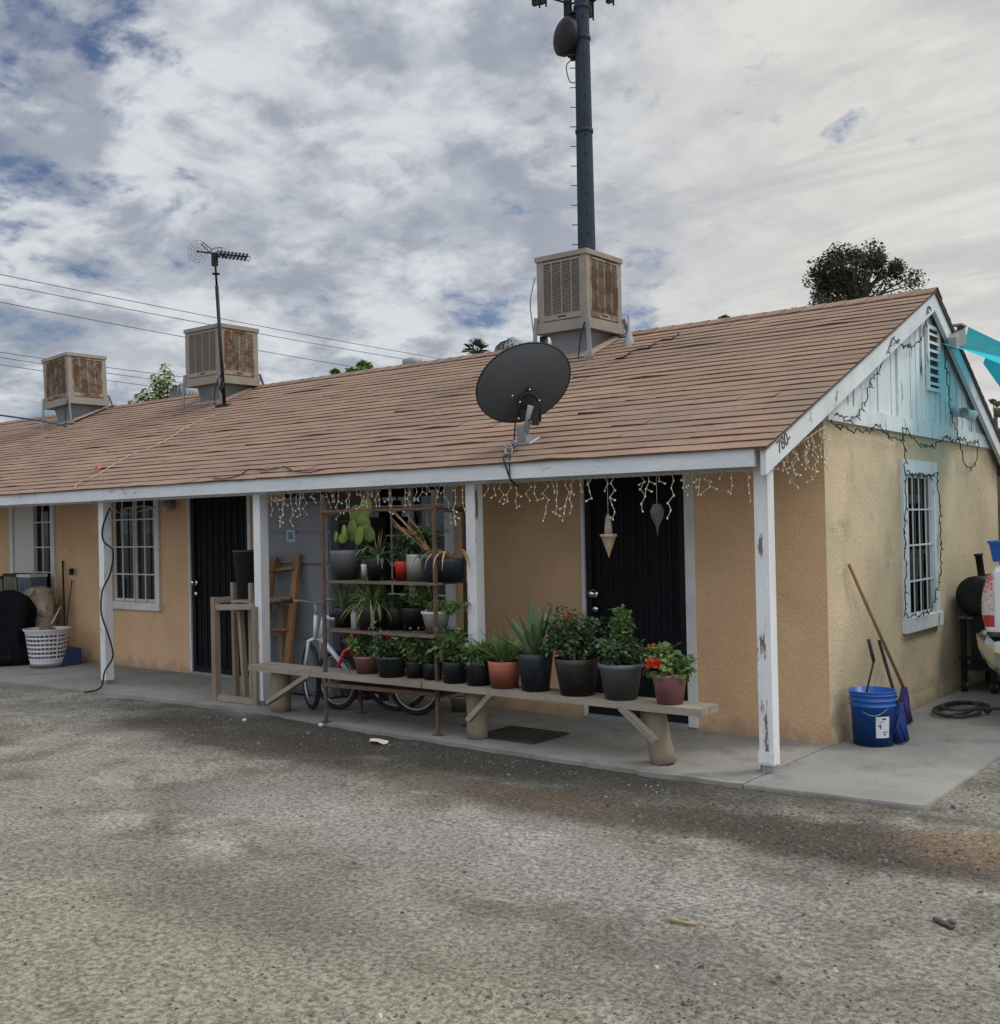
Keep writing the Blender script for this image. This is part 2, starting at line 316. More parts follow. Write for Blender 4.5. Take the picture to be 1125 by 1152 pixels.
def ground_mat():
    m=bpy.data.materials.new('packed_dirt'); m.use_nodes=True; nt=m.node_tree; L=nt.links.new; b=nt.nodes['Principled BSDF']
    geo=nd(nt,'ShaderNodeNewGeometry'); P=geo.outputs['Position']
    def noi(sc,det=6,ro=.6,dist=0,off=(0,0,0)):
        mp=nd(nt,'ShaderNodeMapping'); mp.inputs[1].default_value=off; L(P,mp.inputs[0])
        n=nd(nt,'ShaderNodeTexNoise',Scale=sc,Detail=det,Roughness=ro,Distortion=dist); L(mp.outputs[0],n.inputs[0]); return n.outputs['Fac']
    def mr(x,a,b_,c0=0.,d0=1.):
        n=nd(nt,'ShaderNodeMapRange'); n.interpolation_type='SMOOTHSTEP'
        for i,y in ((1,a),(2,b_),(3,c0),(4,d0)): n.inputs[i].default_value=y
        L(x,n.inputs[0]); return n.outputs[0]
    def mix(f,a,c_,mode='MIX'):
        n=nd(nt,'ShaderNodeMix',data_type='RGBA',blend_type=mode)
        if isinstance(f,(int,float)): n.inputs[0].default_value=f
        else: L(f,n.inputs[0])
        for i,x in ((6,a),(7,c_)):
            if isinstance(x,tuple): n.inputs[i].default_value=x
            else: L(x,n.inputs[i])
        return n.outputs[2]
    def mth(op,a,c_):
        n=nd(nt,'ShaderNodeMath',operation=op,use_clamp=False)
        for i,x in enumerate((a,c_)):
            if isinstance(x,(int,float)): n.inputs[i].default_value=x
            else: L(x,n.inputs[i])
        return n.outputs[0]
    col=mix(mr(noi(.8,5,.55),.38,.62),(.225,.212,.185,1),(.32,.298,.25,1))
    col=mix(mth('MULTIPLY',mr(noi(2.1,8,.65,.4,(4,2,0)),.48,.62),.7),col,(.15,.135,.11,1))
    col=mix(mth('MULTIPLY',mr(noi(5.5,8,.7,.5,(1,6,0)),.54,.66),.45),col,(.16,.145,.12,1))
    col=mix(mth('MULTIPLY',mr(noi(1.3,7,.65,.4,(9,1,0)),.52,.66),.75),col,(.44,.42,.37,1))
    sp=nd(nt,'ShaderNodeSeparateXYZ'); L(P,sp.inputs[0]); wob=mth('MULTIPLY',mth('SUBTRACT',noi(1.1,6,.65,.3,(2,8,0)),.5),1.6)
    def blob(cx,cy,rx,ry,e0=1.15,e1=.55,wk=1.):
        dx=mth('DIVIDE',mth('SUBTRACT',sp.outputs[0],cx),rx); dy=mth('DIVIDE',mth('SUBTRACT',sp.outputs[1],cy),ry)
        d=mth('ADD',mth('POWER',mth('ADD',mth('MULTIPLY',dx,dx),mth('MULTIPLY',dy,dy)),.5),mth('MULTIPLY',wob,wk)); return mr(d,e0,e1)
    fg=blob(.3,-5.0,4.2,1.3,1.3,.3); col=mix(mth('MULTIPLY',fg,.65),col,(.40,.365,.275,1)); pl=blob(-.5,-3.1,2.2,.5,1.3,.4); col=mix(mth('MULTIPLY',pl,.55),col,(.40,.385,.345,1))
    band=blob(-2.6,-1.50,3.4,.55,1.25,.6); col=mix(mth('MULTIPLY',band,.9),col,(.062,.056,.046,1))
    b4=blob(-3.6,-2.0,2.2,.35); col=mix(mth('MULTIPLY',b4,.75),col,(.085,.07,.052,1)); b8=blob(-.3,-2.15,1.3,.30,1.2,.5); col=mix(mth('MULTIPLY',b8,.7),col,(.075,.062,.047,1)); b9=blob(-6.5,-3.1,1.6,.5,1.3,.3); col=mix(mth('MULTIPLY',b9,.5),col,(.12,.095,.07,1)); b10=blob(-.8,-4.3,1.2,.35,1.3,.3); col=mix(mth('MULTIPLY',b10,.5),col,(.13,.115,.09,1))
    b2=blob(.75,-2.05,1.2,.42); col=mix(mth('MULTIPLY',b2,.9),col,(.085,.066,.048,1))
    b3=blob(1.55,-1.75,.55,.38); col=mix(mth('MULTIPLY',b3,.8),col,(.25,.165,.105,1))
    b5=blob(-1.4,-2.2,1.3,.25); col=mix(mth('MULTIPLY',b5,.55),col,(.15,.105,.07,1))
    b7=blob(.6,-1.36,1.6,.09,1.2,.3,.3); col=mix(mth('MULTIPLY',b7,.6),col,(.12,.10,.075,1)); b6=blob(1.9,.2,.75,2.2); col=mix(mth('MULTIPLY',b6,.75),col,(.13,.125,.12,1))
    fine=noi(38,6,.75); peb=nd(nt,'ShaderNodeTexVoronoi',Scale=55); L(P,peb.inputs[0])
    f1=mr(fine,.34,.66,.42,1.35); cv=nd(nt,'ShaderNodeCombineXYZ'); [L(f1,cv.inputs[i]) for i in range(3)]; col=mix(1.0,col,cv.outputs[0],'MULTIPLY')
    g2=noi(120,3,.7); spk=mr(g2,.62,.70); col=mix(mth('MULTIPLY',spk,.25),col,(.42,.40,.36,1)); fleck_shade=mr(g2,.43,.36); col=mix(mth('MULTIPLY',fleck_shade,.7),col,(.06,.055,.045,1))  # pale grit specks; dark flecks put small gravel shadows into the dirt colour
    L(col,b.inputs['Base Color']); b.inputs['Roughness'].default_value=.95; b.inputs['Specular IOR Level'].default_value=.25
    h=mth('ADD',mth('MULTIPLY',noi(30,8,.78,.3),.8),mth('MULTIPLY',noi(75,4,.7),.45)); h=mth('ADD',h,mth('MULTIPLY',peb.outputs['Distance'],-.25))
    bp=nd(nt,'ShaderNodeBump',Strength=.8,Distance=.032); L(h,bp.inputs['Height']); L(bp.outputs[0],b.inputs['Normal']); return m
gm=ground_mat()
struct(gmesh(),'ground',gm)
# gravel scattered over the dirt
stone=mat('gravel_stone',(.24,.23,.21),(.10,.095,.085),9,attr=True,rough=.9,fine=.15)
def stones(n,fn,smin,smax,b,dk=1.):
    for i in range(n):
        x,y=fn(); r=U(smin,smax)*(1 if rnd.random()<.93 else 1.8); z=gh(x,y)+r*.2
        b.col=(U(.35,1.25) if rnd.random()<.96 else 1.9)*dk
        a=U(0,6.28); base=len(b.v); k=5
        for j in range(k): t=a+2*PI*j/k; b.v.append(V((x+math.cos(t)*r*U(.7,1.3),y+math.sin(t)*r*U(.6,1.1),z-r*.3)))
        for j in range(3): t=a+.5+2*PI*j/3; b.v.append(V((x+math.cos(t)*r*.5,y+math.sin(t)*r*.5,z+r*U(.25,.6))))
        b.face((base+5,base+6,base+7))
        b.face((base,base+1,base+5)); b.face((base+1,base+6,base+5)); b.face((base+1,base+2,base+6)); b.face((base+2,base+3,base+7)); b.face((base+2,base+7,base+6)); b.face((base+3,base+4,base+7)); b.face((base+4,base+5,base+7)); b.face((base+4,base,base+5))
g=MB()
def wide():
    d=U(2.4,13)**1.0; a=YAW+U(-.5,.5); x=CC.x+math.cos(a)*d; y=CC.y+math.sin(a)*d
    return (x,y) if y<-1.5 else (U(-6,2.5),U(-5.5,-1.5))
stones(7000,wide,.003,.008,g)
stones(4500,lambda:(rnd.gauss(1.7,.7),rnd.gauss(-4.7,.55)),.004,.010,g)
stones(1500,lambda:(rnd.gauss(.75,.6),rnd.gauss(-2.05,.22)),.003,.010,g,.6)
stones(1800,lambda:(U(1.05,2.6),U(-1.2,3)),.005,.013,g)
stones(900,lambda:(U(-7,.9),-1.42-abs(rnd.gauss(0,.13))),.003,.010,g,.7)
o=g.build('gravel',stone); tag(o,'loose grey gravel and grit scattered over the dirt yard','gravel',kind='stuff')
# concrete slab
EDGE=[(-18,-1.5),(-8.35,-1.45),(-6.6,-1.30),(-4.5,-1.17),(-3.4,-1.27),(-2.3,-1.32),(-.6,-1.36),(0.02,-1.32)]
def edge_y(x):
    for (a,b_),(c_,d) in zip(EDGE,EDGE[1:]):
        if a<=x<=c_: return b_+(d-b_)*(x-a)/(c_-a)
    return EDGE[-1][1]
b=MB(); x=-18.; prev=None
while x<-.0065:
    x2=min(x+.12,-.006); 
    y1=edge_y(x)+.02*noise.noise(V((x*4,0,0)))+.012*noise.noise(V((x*14,0,3))); y2=edge_y(x2)+.02*noise.noise(V((x2*4,0,0)))+.012*noise.noise(V((x2*14,0,3)))
    b.quad((x,y1,0),(x2,y2,0),(x2,.3,0),(x,.3,0)); b.quad((x,y1+.01,-.12),(x2,y2+.01,-.12),(x2,y2,0),(x,y1,0)); x=x2
b.quad((-.006,-1.32,-.1),(-.006,.2,-.1),(-.006,.2,0),(-.006,-1.32,0))
b.m=0
struct(b,'porch_slab',concrete)
b=MB(); outl=[]; N_=lambda q,k: .010*noise.noise(V((q*5,k,0)))+.006*noise.noise(V((q*19,k,3)))
for i in range(31): x=.006+1.0*i/30; outl.append(V((x,-1.325+.08*i/30+N_(x,1)+(.02 if i==30 else 0),-.001)))
for i in range(1,101): y=-1.225+10.2*i/100; outl.append(V((1.006-.003*(y+1.2)+N_(y,2)*1.5,y,-.001)))
n=len(b.v)
for q in outl: b.v+=[V((.006,q.y if q.x>1 or q.y>-1.2 else q.y,-.001)) if False else q, V((q.x+(.004 if q.y>-1.2 else 0),q.y-(.004 if q.y<-1.2 else 0),-.013)), V((q.x,q.y,-.14))]
for i in range(len(outl)-1): a=3*i; b.face((a+1,a+4,a+3,a)); b.face((a+2,a+5,a+4,a+1))
b.face([3*i for i in range(len(outl))]+[len(b.v)]); b.v.append(V((.006,outl[-1].y,-.001)))
struct(b,'concrete_walk',concrete)
# ------------------------------------------------------------------ house
house=thing('house','long single storey tan stucco house with brown shingle roof and white porch posts','house')
XL=-17.0; D=-.95
def wall_open(b,x0,x1,z0,z1,y,t,ops):
    xs=sorted({x0,x1}|{v for o in ops for v in o[:2]}); zs=sorted({z0,z1}|{v for o in ops for v in o[2:]})
    for i in range(len(xs)-1):
        for j in range(len(zs)-1):
            mx=(xs[i]+xs[i+1])/2; mz=(zs[j]+zs[j+1])/2
            if any(o[0]<mx<o[1] and o[2]<mz<o[3] for o in ops): continue
            b.quad((xs[i],y,zs[j]),(xs[i+1],y,zs[j]),(xs[i+1],y,zs[j+1]),(xs[i],y,zs[j+1]))
    for a,c_,lo,hi in ops:
        b.quad((a,y,lo),(a,y+t,lo),(a,y+t,hi),(a,y,hi)); b.quad((c_,y+t,lo),(c_,y,lo),(c_,y,hi),(c_,y+t,hi)); b.quad((a,y,lo),(c_,y,lo),(c_,y+t,lo),(a,y+t,lo)); b.quad((a,y+t,hi),(c_,y+t,hi),(c_,y,hi),(a,y,hi))
W1=(-10.74,-9.84,.74,1.98); W2=(-8.55,-7.68,.74,1.98); W3=(-4.72,-3.52,.70,1.98)
D1=(-7.04,-6.08,.02,1.97); D2=(-1.96,-1.07,.03,1.98)
W3=(at(421,640,1,0).x,at(503,640,1,0).x,.66,1.98)
HF=roofz(0)-.03
b=MB(); wall_open(b,XL,0,-.1,HF,0,.16,[W1,W2,W3,D1,D2]); b.build('wall',stucco,house)
# gable wall (faces +X) with window opening, built in the plane x=0 ; top follows roof
GW=(1.60,2.20,.70,1.95)
gw0=at(1021,700,0,0).y; gw1=at(1050,700,0,0).y; gz0=at(1035,692,0,0).z; gz1=at(1036,534,0,0).z; GW=(gw0,gw1,gz0,gz1)
BY=4.36
b=MB()
ys=sorted({0,BY,GW[0],GW[1]}); zs=[-.1,GW[2],GW[3],2.24]
for i in range(len(ys)-1):
    for j in range(3):
        if ys[i]>=GW[0]-1e-6 and ys[i+1]<=GW[1]+1e-6 and j==1: continue
        b.quad((0,ys[i],zs[j]),(0,ys[i+1],zs[j]),(0,ys[i+1],zs[j+1]),(0,ys[i],zs[j+1]))
a,c_,lo,hi=GW; t=-.12
b.quad((0,a,lo),(0,a,hi),(t,a,hi),(t,a,lo)); b.quad((0,c_,hi),(0,c_,lo),(t,c_,lo),(t,c_,hi)); b.quad((0,a,lo),(t,a,lo),(t,c_,lo),(0,c_,lo)); b.quad((0,a,hi),(0,c_,hi),(t,c_,hi),(t,a,hi))
b.quad((0,BY,-.1),(XL,BY,-.1),(XL,BY,2.1),(0,BY,2.1))
b.build('wall',stucco2,house)
b=MB(); b.hexa([(0,.0,0),(.025,.0,0),(.025,BY,0),(0,BY,0),(0,.0,.10),(.012,.0,.115),(.012,BY,.115),(0,BY,.10)]); b.build('base_ledge',stucco2,house)
# roof
RS=.60; RBY=4.62
def rearz(y): return RZ-RS*(y-RY)
EY=-1.12
b=MB(); XR=.10
for (ya,za,yb,zb) in ((EY,roofz(EY)-.012,RY,RZ-.012),(RY,RZ-.012,RBY,rearz(RBY)-.012)):
    if ya==EY: ya+=.04; za=roofz(ya)-.012
    b.hexa([(XL,ya,za-.03),(XR-.05,ya,za-.03),(XR-.05,yb,zb-.03),(XL,yb,zb-.03),(XL,ya,za),(XR-.05,ya,za),(XR-.05,yb,zb),(XL,yb,zb)])
roof=b.build('roof',woodd,house)
b=MB(); NC=29; 
def course(b,y0,z0,y1,z1,lift):   # y0,z0 = lower edge
    x=XR+.015; dirv_=V((0,y1-y0,z1-z0)).normalized(); nrm=V((0,-dirv_.z,dirv_.y)) if y1>y0 else V((0,dirv_.z,-dirv_.y))
    le=None; cg=U(.95,1.04); ph=U(0,9)
    while x>XL:
        wd=.305+U(-.06,.06)
        xa,xb=x,x-wd+.0018; e1=le if le else U(.006,.013); e2=U(.006,.013)
        if rnd.random()<.05: e2+=U(.004,.014)
        le=e2 if rnd.random()<.75 else None
        s0=V((0,y0,z0))-dirv_*(U(0,.006)+.008*noise.noise(V((x*.5,y0*.4,ph*.2)))); top=V((0,y1,z1))+dirv_*.02
        pa=s0+nrm*e1+V((xa,0,0)); pb=s0+nrm*e2+V((xb,0,0)); ta=top+nrm*.001+V((xa,0,0)); tb=top+nrm*.001+V((xb,0,0))
        g_=cg*U(.94,1.05); tint=U(-.02,.02); b.col=(g_*(1+tint),g_,g_*(1-tint))
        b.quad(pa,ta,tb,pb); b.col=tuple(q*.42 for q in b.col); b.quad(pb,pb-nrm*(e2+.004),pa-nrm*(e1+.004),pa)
        x-=wd
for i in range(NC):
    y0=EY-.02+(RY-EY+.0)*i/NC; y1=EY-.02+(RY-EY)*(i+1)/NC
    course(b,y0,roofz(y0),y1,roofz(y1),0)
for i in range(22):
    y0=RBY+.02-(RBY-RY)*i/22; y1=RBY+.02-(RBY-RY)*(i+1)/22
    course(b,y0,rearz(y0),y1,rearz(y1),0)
b.col=1.0
x=XR+.02
while x>XL:     # ridge caps
    b.col=U(.8,1.05)
    b.quad((x,RY-.13,roofz(RY-.13)+.017),(x,RY,RZ+.024),(x-.2,RY,RZ+.018),(x-.2,RY-.13,roofz(RY-.13)+.013)); b.quad((x,RY,RZ+.024),(x,RY+.13,rearz(RY+.13)+.017),(x-.2,RY+.13,rearz(RY+.13)+.013),(x-.2,RY,RZ+.018)); x-=.19
b.build('shingles',shing,roof)
# fascia, drip edge, beam
b=MB(); x=.02; 
segs=[(.02,-3.05),(-3.053,-6.9),(-6.903,-7.95),(-7.953,-12.),(-12.003,XL)]
for a,c_ in segs:
    dz=U(-.004,.004); b.box(c_,a,EY+.0,EY+.035,1.850+dz,roofz(EY)-.006+dz)
b.build('fascia',paint,house)
b=MB(); b.box(XL,.05,D-.045,D+.045,1.836,1.90); b.build('porch_beam',paint,house)
# rafters
x=-.4
while x>XL: b=MB(); b.hexa([(x-.02,EY+.08,roofz(EY+.08)-.14),(x+.02,EY+.08,roofz(EY+.08)-.14),(x+.02,-.003,roofz(0)-.14),(x-.02,-.003,roofz(0)-.14),(x-.02,EY+.08,roofz(EY+.08)-.05),(x+.02,EY+.08,roofz(EY+.08)-.05),(x+.02,-.003,roofz(0)-.05),(x-.02,-.003,roofz(0)-.05)]); x-=.61; b.build('rafter',paint,house)
# rake boards
def rake(ya,za,yb,zb,h,x0=.055,x1=.09,lift=-.01):
    b=MB(); b.hexa([(x0,ya,za-h+lift),(x1,ya,za-h+lift),(x1,yb,zb-h+lift),(x0,yb,zb-h+lift),(x0,ya,za+lift),(x1,ya,za+lift),(x1,yb,zb+lift),(x0,yb,zb+lift)]); return b
rk=rake(EY+.01,roofz(EY+.01),RY-.002,RZ,.165).build('rake_board',paint,house)
rake(RY+.002,RZ,RBY-.01,rearz(RBY-.01),.15).build('rake_board',paint,house)
for k,(a,z_,c_,d_,n_) in enumerate(((EY-.02,roofz(EY-.02),RY,RZ,0),(RY,RZ,RBY+.02,rearz(RBY+.02),0))):
    b=rake(a,z_,c_,d_,.018,.04,.108,-.0); b.build('drip_edge',mat('drip_metal',(.10,.075,.06),fine=.05),house)
# house number painted on the lower end of the rake board
txt=bpy.data.curves.new('number','FONT'); txt.body='780-'; txt.size=.115; txt.extrude=.001; tob=bpy.data.objects.new('number_tmp',txt); COL.objects.link(tob)
dg=bpy.context.evaluated_depsgraph_get(); me=bpy.data.meshes.new_from_object(tob.evaluated_get(dg)); bpy.data.objects.remove(tob)
no=bpy.data.objects.new('house_number',me); COL.objects.link(no); me.materials.append(mat('faded_black_paint',(.05,.05,.055),(.2,.2,.2),30,.45,.7,fine=0)); no.parent=rk
ang=math.atan(SL); no.matrix_local=Matrix.Translation((.0925,-.93,roofz(-.93)-.125))@Matrix.Rotation(PI/2,4,'Z')@Matrix.Rotation(PI/2,4,'X')@Matrix.Rotation(ang+.05,4,'Z')
# gable siding boards
def roofline(y): return (roofz(y) if y<RY else rearz(y))-.045
b=MB(); y=-.02; gy0=-.0
b0=2.235
def bb(y): return 2.30-.010*y
y=.06
while y<4.3:
    wd=U(.11,.17); y2=min(y+wd,4.34)
    for (aa,cc) in ((y,y2),):
        zt1,zt2=roofline(aa),roofline(cc)
        if min(zt1,zt2)<bb(aa)+.01: y=y2+.012; continue
        xo=U(.004,.016); b.col=1.0
        pk=[(xo,aa,bb(aa)-.02),(xo,cc,bb(cc)-.02)]
        if aa<RY<cc: pk+= [(xo,cc,zt2),(xo,RY,RZ-.045),(xo,aa,zt1)]
        else: pk+=[(xo,cc,zt2),(xo,aa,zt1)]
        b.poly(pk); b.quad((-.02,aa,bb(aa)),(xo,aa,bb(aa)),(xo,aa,zt1),(-.02,aa,zt1)); b.quad((xo,cc,bb(cc)),(-.02,cc,bb(cc)),(-.02,cc,zt2),(xo,cc,zt2))
        if rnd.random()<.12: # batten
            yb_=cc+.004; b.box(xo+.001,xo+.018,yb_-.018,yb_+.018,bb(yb_),roofline(yb_)-.03)
    y=y2+U(.010,.022)
b.build('gable_siding',gablep,house)
b=MB(); b.poly([(-.025,.0,2.24),(-.025,BY,2.18),(-.025,BY,rearz(BY)-.04),(-.025,RY,RZ-.04),(-.025,0,roofz(0)-.04)]); b.build('gable_backing',dark,house)
b=MB(); b.hexa([(.0,.02,2.20),(.03,.02,2.20),(.03,BY,2.16),(0,BY,2.16),(0,.02,2.325),(.03,.02,2.325),(.03,BY,2.28),(0,BY,2.28)]); b.build('gable_trim_board',gablep,house)
# gable vent
v0=at(1043,400,0,.03).y; v1=at(1057,400,0,.03).y; vz0=at(1052,441,0,.03).z; vz1=at(1046,366,0,.03).z
b=MB(); b.box(.017,.04,v0,v0+.04,vz0,vz1); b.box(.017,.04,v1-.04,v1,vz0,vz1); b.box(.017,.04,v0+.04,v1-.04,vz0,vz0+.03); b.box(.017,.04,v0+.04,v1-.04,vz1-.03,vz1)
vent=b.build('gable_vent',gablep,house)
b=MB(); b.box(.018,.021,v0+.04,v1-.04,vz0+.03,vz1-.03); b.build('opening',dark,vent)
b=MB(); n=8
for i in range(1,n): zc=vz0+(vz1-vz0)*i/n; b.hexa([(.022,v0+.041,zc-.002),(.038,v0+.041,zc-.016),(.038,v1-.041,zc-.016),(.022,v1-.041,zc-.002),(.022,v0+.041,zc+.014),(.038,v0+.041,zc+.004),(.038,v1-.041,zc+.004),(.022,v1-.041,zc+.014)])
b.build('louvre',gablep,vent)
# porch posts
PX=[0.012,-2.29,-4.70,-7.12,-9.6+.0,-12.1,-14.6]
PX=[at(862.5,700,1,D).x,at(535,650,1,D).x,at(295,680,1,D).x,at(119.5,680,1,D).x,-9.75+.0]
PX[4]=PX[3]-2.45
for i,x in enumerate(PX):
    b=MB(); hw=.045; lean=[.0,.0,0,0,0][i]
    z=0.0 
    b.hexa([(x-hw,D-hw,.045),(x+hw,D-hw,.045),(x+hw,D+hw,.045),(x-hw,D+hw,.045),(x-hw,D-hw,1.8355),(x+hw,D-hw,1.8355),(x+hw,D+hw,1.8355),(x-hw,D+hw,1.8355)])
    po=b.build('porch_post',paintp,house)
    b=MB(); b.box(x-hw+.008,x+hw-.008,D-hw+.008,D+hw-.008,0,.045); b.box(x-hw-.003,x-hw,D-.03,D+.03,.0,.12); b.build('post_base',galv,po)
b=MB(); x=PX[0]; b.box(x-.052,x+.052,D-.052,D-.0455,.06,.13); b.build('kick_plate',paintp,house)
# windows
def window(par,x0,x1,z0,z1,nx,nz,trimw,mtrim,nrm='y',sill=True,panel=None,curtain_or_reflection=None,gl=None):
    def P(a,dn,z): return (a,-dn,z) if nrm=='y' else (dn,a,z)
    def bx(b,a0,a1,d0,d1,z0_,z1_):
        p=[P(a0,d0,z0_),P(a1,d1,z0_)]; xs=sorted((p[0][0],p[1][0])); ys=sorted((p[0][1],p[1][1])); b.box(xs[0],xs[1],ys[0],ys[1],z0_,z1_)
    b=MB(); t=trimw
    bx(b,x0-t,x0-.001,.001,.028,z0-.0,z1+t); bx(b,x1+.001,x1+t,.001,.028,z0-.0,z1+t); bx(b,x0,x1,.001,.028,z1+.001,z1+t)
    wf=b.build('window',mtrim,par)
    b=MB(); bx(b,x0-t-.02,x1+t+.02,.001,.045,z0-t,z0-.002); b.build('sill',mtrim,wf)
    b=MB()
    for a0,a1,q0,q1 in ((x0,x0+.03,z0,z1),(x1-.03,x1,z0,z1),(x0+.03,x1-.03,z0,z0+.03),(x0+.03,x1-.03,z1-.03,z1),((x0+x1)/2-.015,(x0+x1)/2+.015,z0+.03,z1-.03))[:5 if nrm=='y' else 4]: bx(b,a0,a1,-(.055 if nrm=='y' else .016),-(.03 if nrm=='y' else .002),q0,q1)
    b.build('frame',painttrim,wf)
    b=MB(); dg_=.050 if nrm=='y' else .012; bx(b,x0+.031,x1-.031,-dg_,-dg_+.004,z0+.031,z1-.031); b.build('pane',gl or winglass,wf)
    b=MB()
    for i in range(1,nx):
        a=x0+(x1-x0)*i/nx
        if panel and a<panel: continue
        b_=.006; b_=.006 if nrm=='y' else .0045; bx(b,a-b_,a+b_,(-.012 if nrm=='y' else .004),(.0 if nrm=='y' else .012),z0+.002,z1-.002)
    for j in range(1,nz): z=z0+(z1-z0)*j/nz; bx(b,(panel or x0)+.002,x1-.002,(-.0125 if nrm=='y' else .003),(.0005 if nrm=='y' else .0125),z-.007,z+.007)
    b.build('grille',painttrim,wf)
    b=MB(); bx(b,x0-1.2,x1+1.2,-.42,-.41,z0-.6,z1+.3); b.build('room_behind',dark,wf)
    if curtain_or_reflection:
        b=MB(); k=40
        for i in range(k):
            a0=x0+(x1-x0)*i/k; a1=x0+(x1-x0)*(i+1)/k; dd=.10 if nrm=='y' else .022; d0=-dd-.006*math.sin(i*.9); d1=-dd-.006*math.sin((i+1)*.9)
            if curtain_or_reflection[0]<=i/k<=curtain_or_reflection[1]: b.quad(P(a0,d0,z0+curtain_or_reflection[2]),P(a1,d1,z0+curtain_or_reflection[2]),P(a1,d1,curtain_or_reflection[4] if len(curtain_or_reflection)>4 else z1),P(a0,d0,curtain_or_reflection[4] if len(curtain_or_reflection)>4 else z1),True)
        b.build('curtain_or_reflection',curtain_or_reflection[3],wf)
    if panel:
        b=MB(); bx(b,x0+.002,panel,-.028,.006,z0+.002,z1-.002); b.build('panel',mat('white_board',(.60,.58,.58),fine=.03),wf)
    return wf
pane_refl=mat('pane_reflection_beige',(.40,.36,.30),(.3,.27,.22),5,fine=.05); curtd=mat('curtain_brown',(.34,.25,.17),(.26,.19,.13),5)
window(house,*W1,4,4,.085,painttrim,panel=(W1[0]+W1[1])/2+.02,gl=darkglass)
window(house,*W2,4,4,.085,painttrim,curtain_or_reflection=(.05,.95,.05,pane_refl,W2[2]+.55),gl=darkglass)  # pale half-height sheet stands in for a reflection in the pane
window(house,*W3,4,5,.10,paint,curtain_or_reflection=(0,.97,0,curtd),gl=clearglass)
curtb=mat('curtain_blue',(.05,.08,.28),(.04,.06,.20),5)
window(house,*GW,4,4,.11,gablep,nrm='x',curtain_or_reflection=(.0,1,.22,curtb,GW[2]+.6),gl=winglass)
# doors
def sdoor(x0,x1,z0,z1,tl,tr,hside=1):
    b=MB(); b.box(x0+.01,x1-.01,.05,.09,z0+.01,z1); dr=b.build('door',blackm,house)
    b=MB()
    for a,c_ in ((x0+.005,x0+.055),(x1-.055,x1-.005)): b.box(a,c_,-.005,.035,z0+.01,z1-.002)
    for a,c_ in ((z0+.0101,z0+.07),(z1-.06,z1-.0021)): b.box(x0+.055,x1-.055,-.004,.034,a,c_)
    x=x0+.12
    while x<x1-.07: b.box(x-.006,x+.006,.012,.023,z0+.07,z1-.06); x+=.105
    b.build('security_grille',black,dr)
    b=MB(); b.box(x0+.056,x1-.056,.024,.028,z0+.071,z1-.061); b.build('screen',blackm,dr)
    b=MB(); hz=.98
    for dz in (0,):
        b.lathe((x0+.085,-.012,hz+dz),[(.0,.0),(.034,.0),(.034,.008),(.012,.012),(.012,.03),(.026,.036),(.028,.05),(.018,.06),(0,.062)],16,(0,-1,0))
    b.build('handle',chrome,dr)
    b=MB(); b.lathe((x0+.095,-.012,hz-.12),[(0,0),(.026,0),(.026,.012),(.016,.02),(0,.022)],14,(0,-1,0)); b.build('deadbolt',chrome,dr)
    b=MB(); b.box(x0-tl,x0-.001,-.02,-.001,.02,z1+.08); b.box(x1+.001,x1+tr,-.02,-.001,.02,z1+.08); b.box(x0-.001,x1+.001,-.02,-.001,z1+.001,z1+.08); b.build('door_trim',painttrim,dr)
    b=MB(); b.box(x0,x1,-.03,.05,0.001,z0+.009); b.build('threshold',galv,dr)
    return dr
sdoor(*D1,.03,.05); dr2=sdoor(*D2,.03,.075)
# porch wall light
p=at(195,568,1,-.0); b=MB(); b.lathe((p.x,0,p.z),[(0,0),(.05,0),(.05,.02),(.02,.03),(.02,.06),(0,.06)],14,(0,-1,0)); wl=b.build('wall_light',galv,house)
b=MB(); b.lathe((p.x,-.08,p.z+.05),[(.02,0),(.055,-.02),(.06,-.09),(.035,-.12),(0,-.125)],14); b.build('shade',mat('milky_glass',(.35,.33,.28),rough=.3,fine=0),wl)
p=at(195,590,1,-.0); 
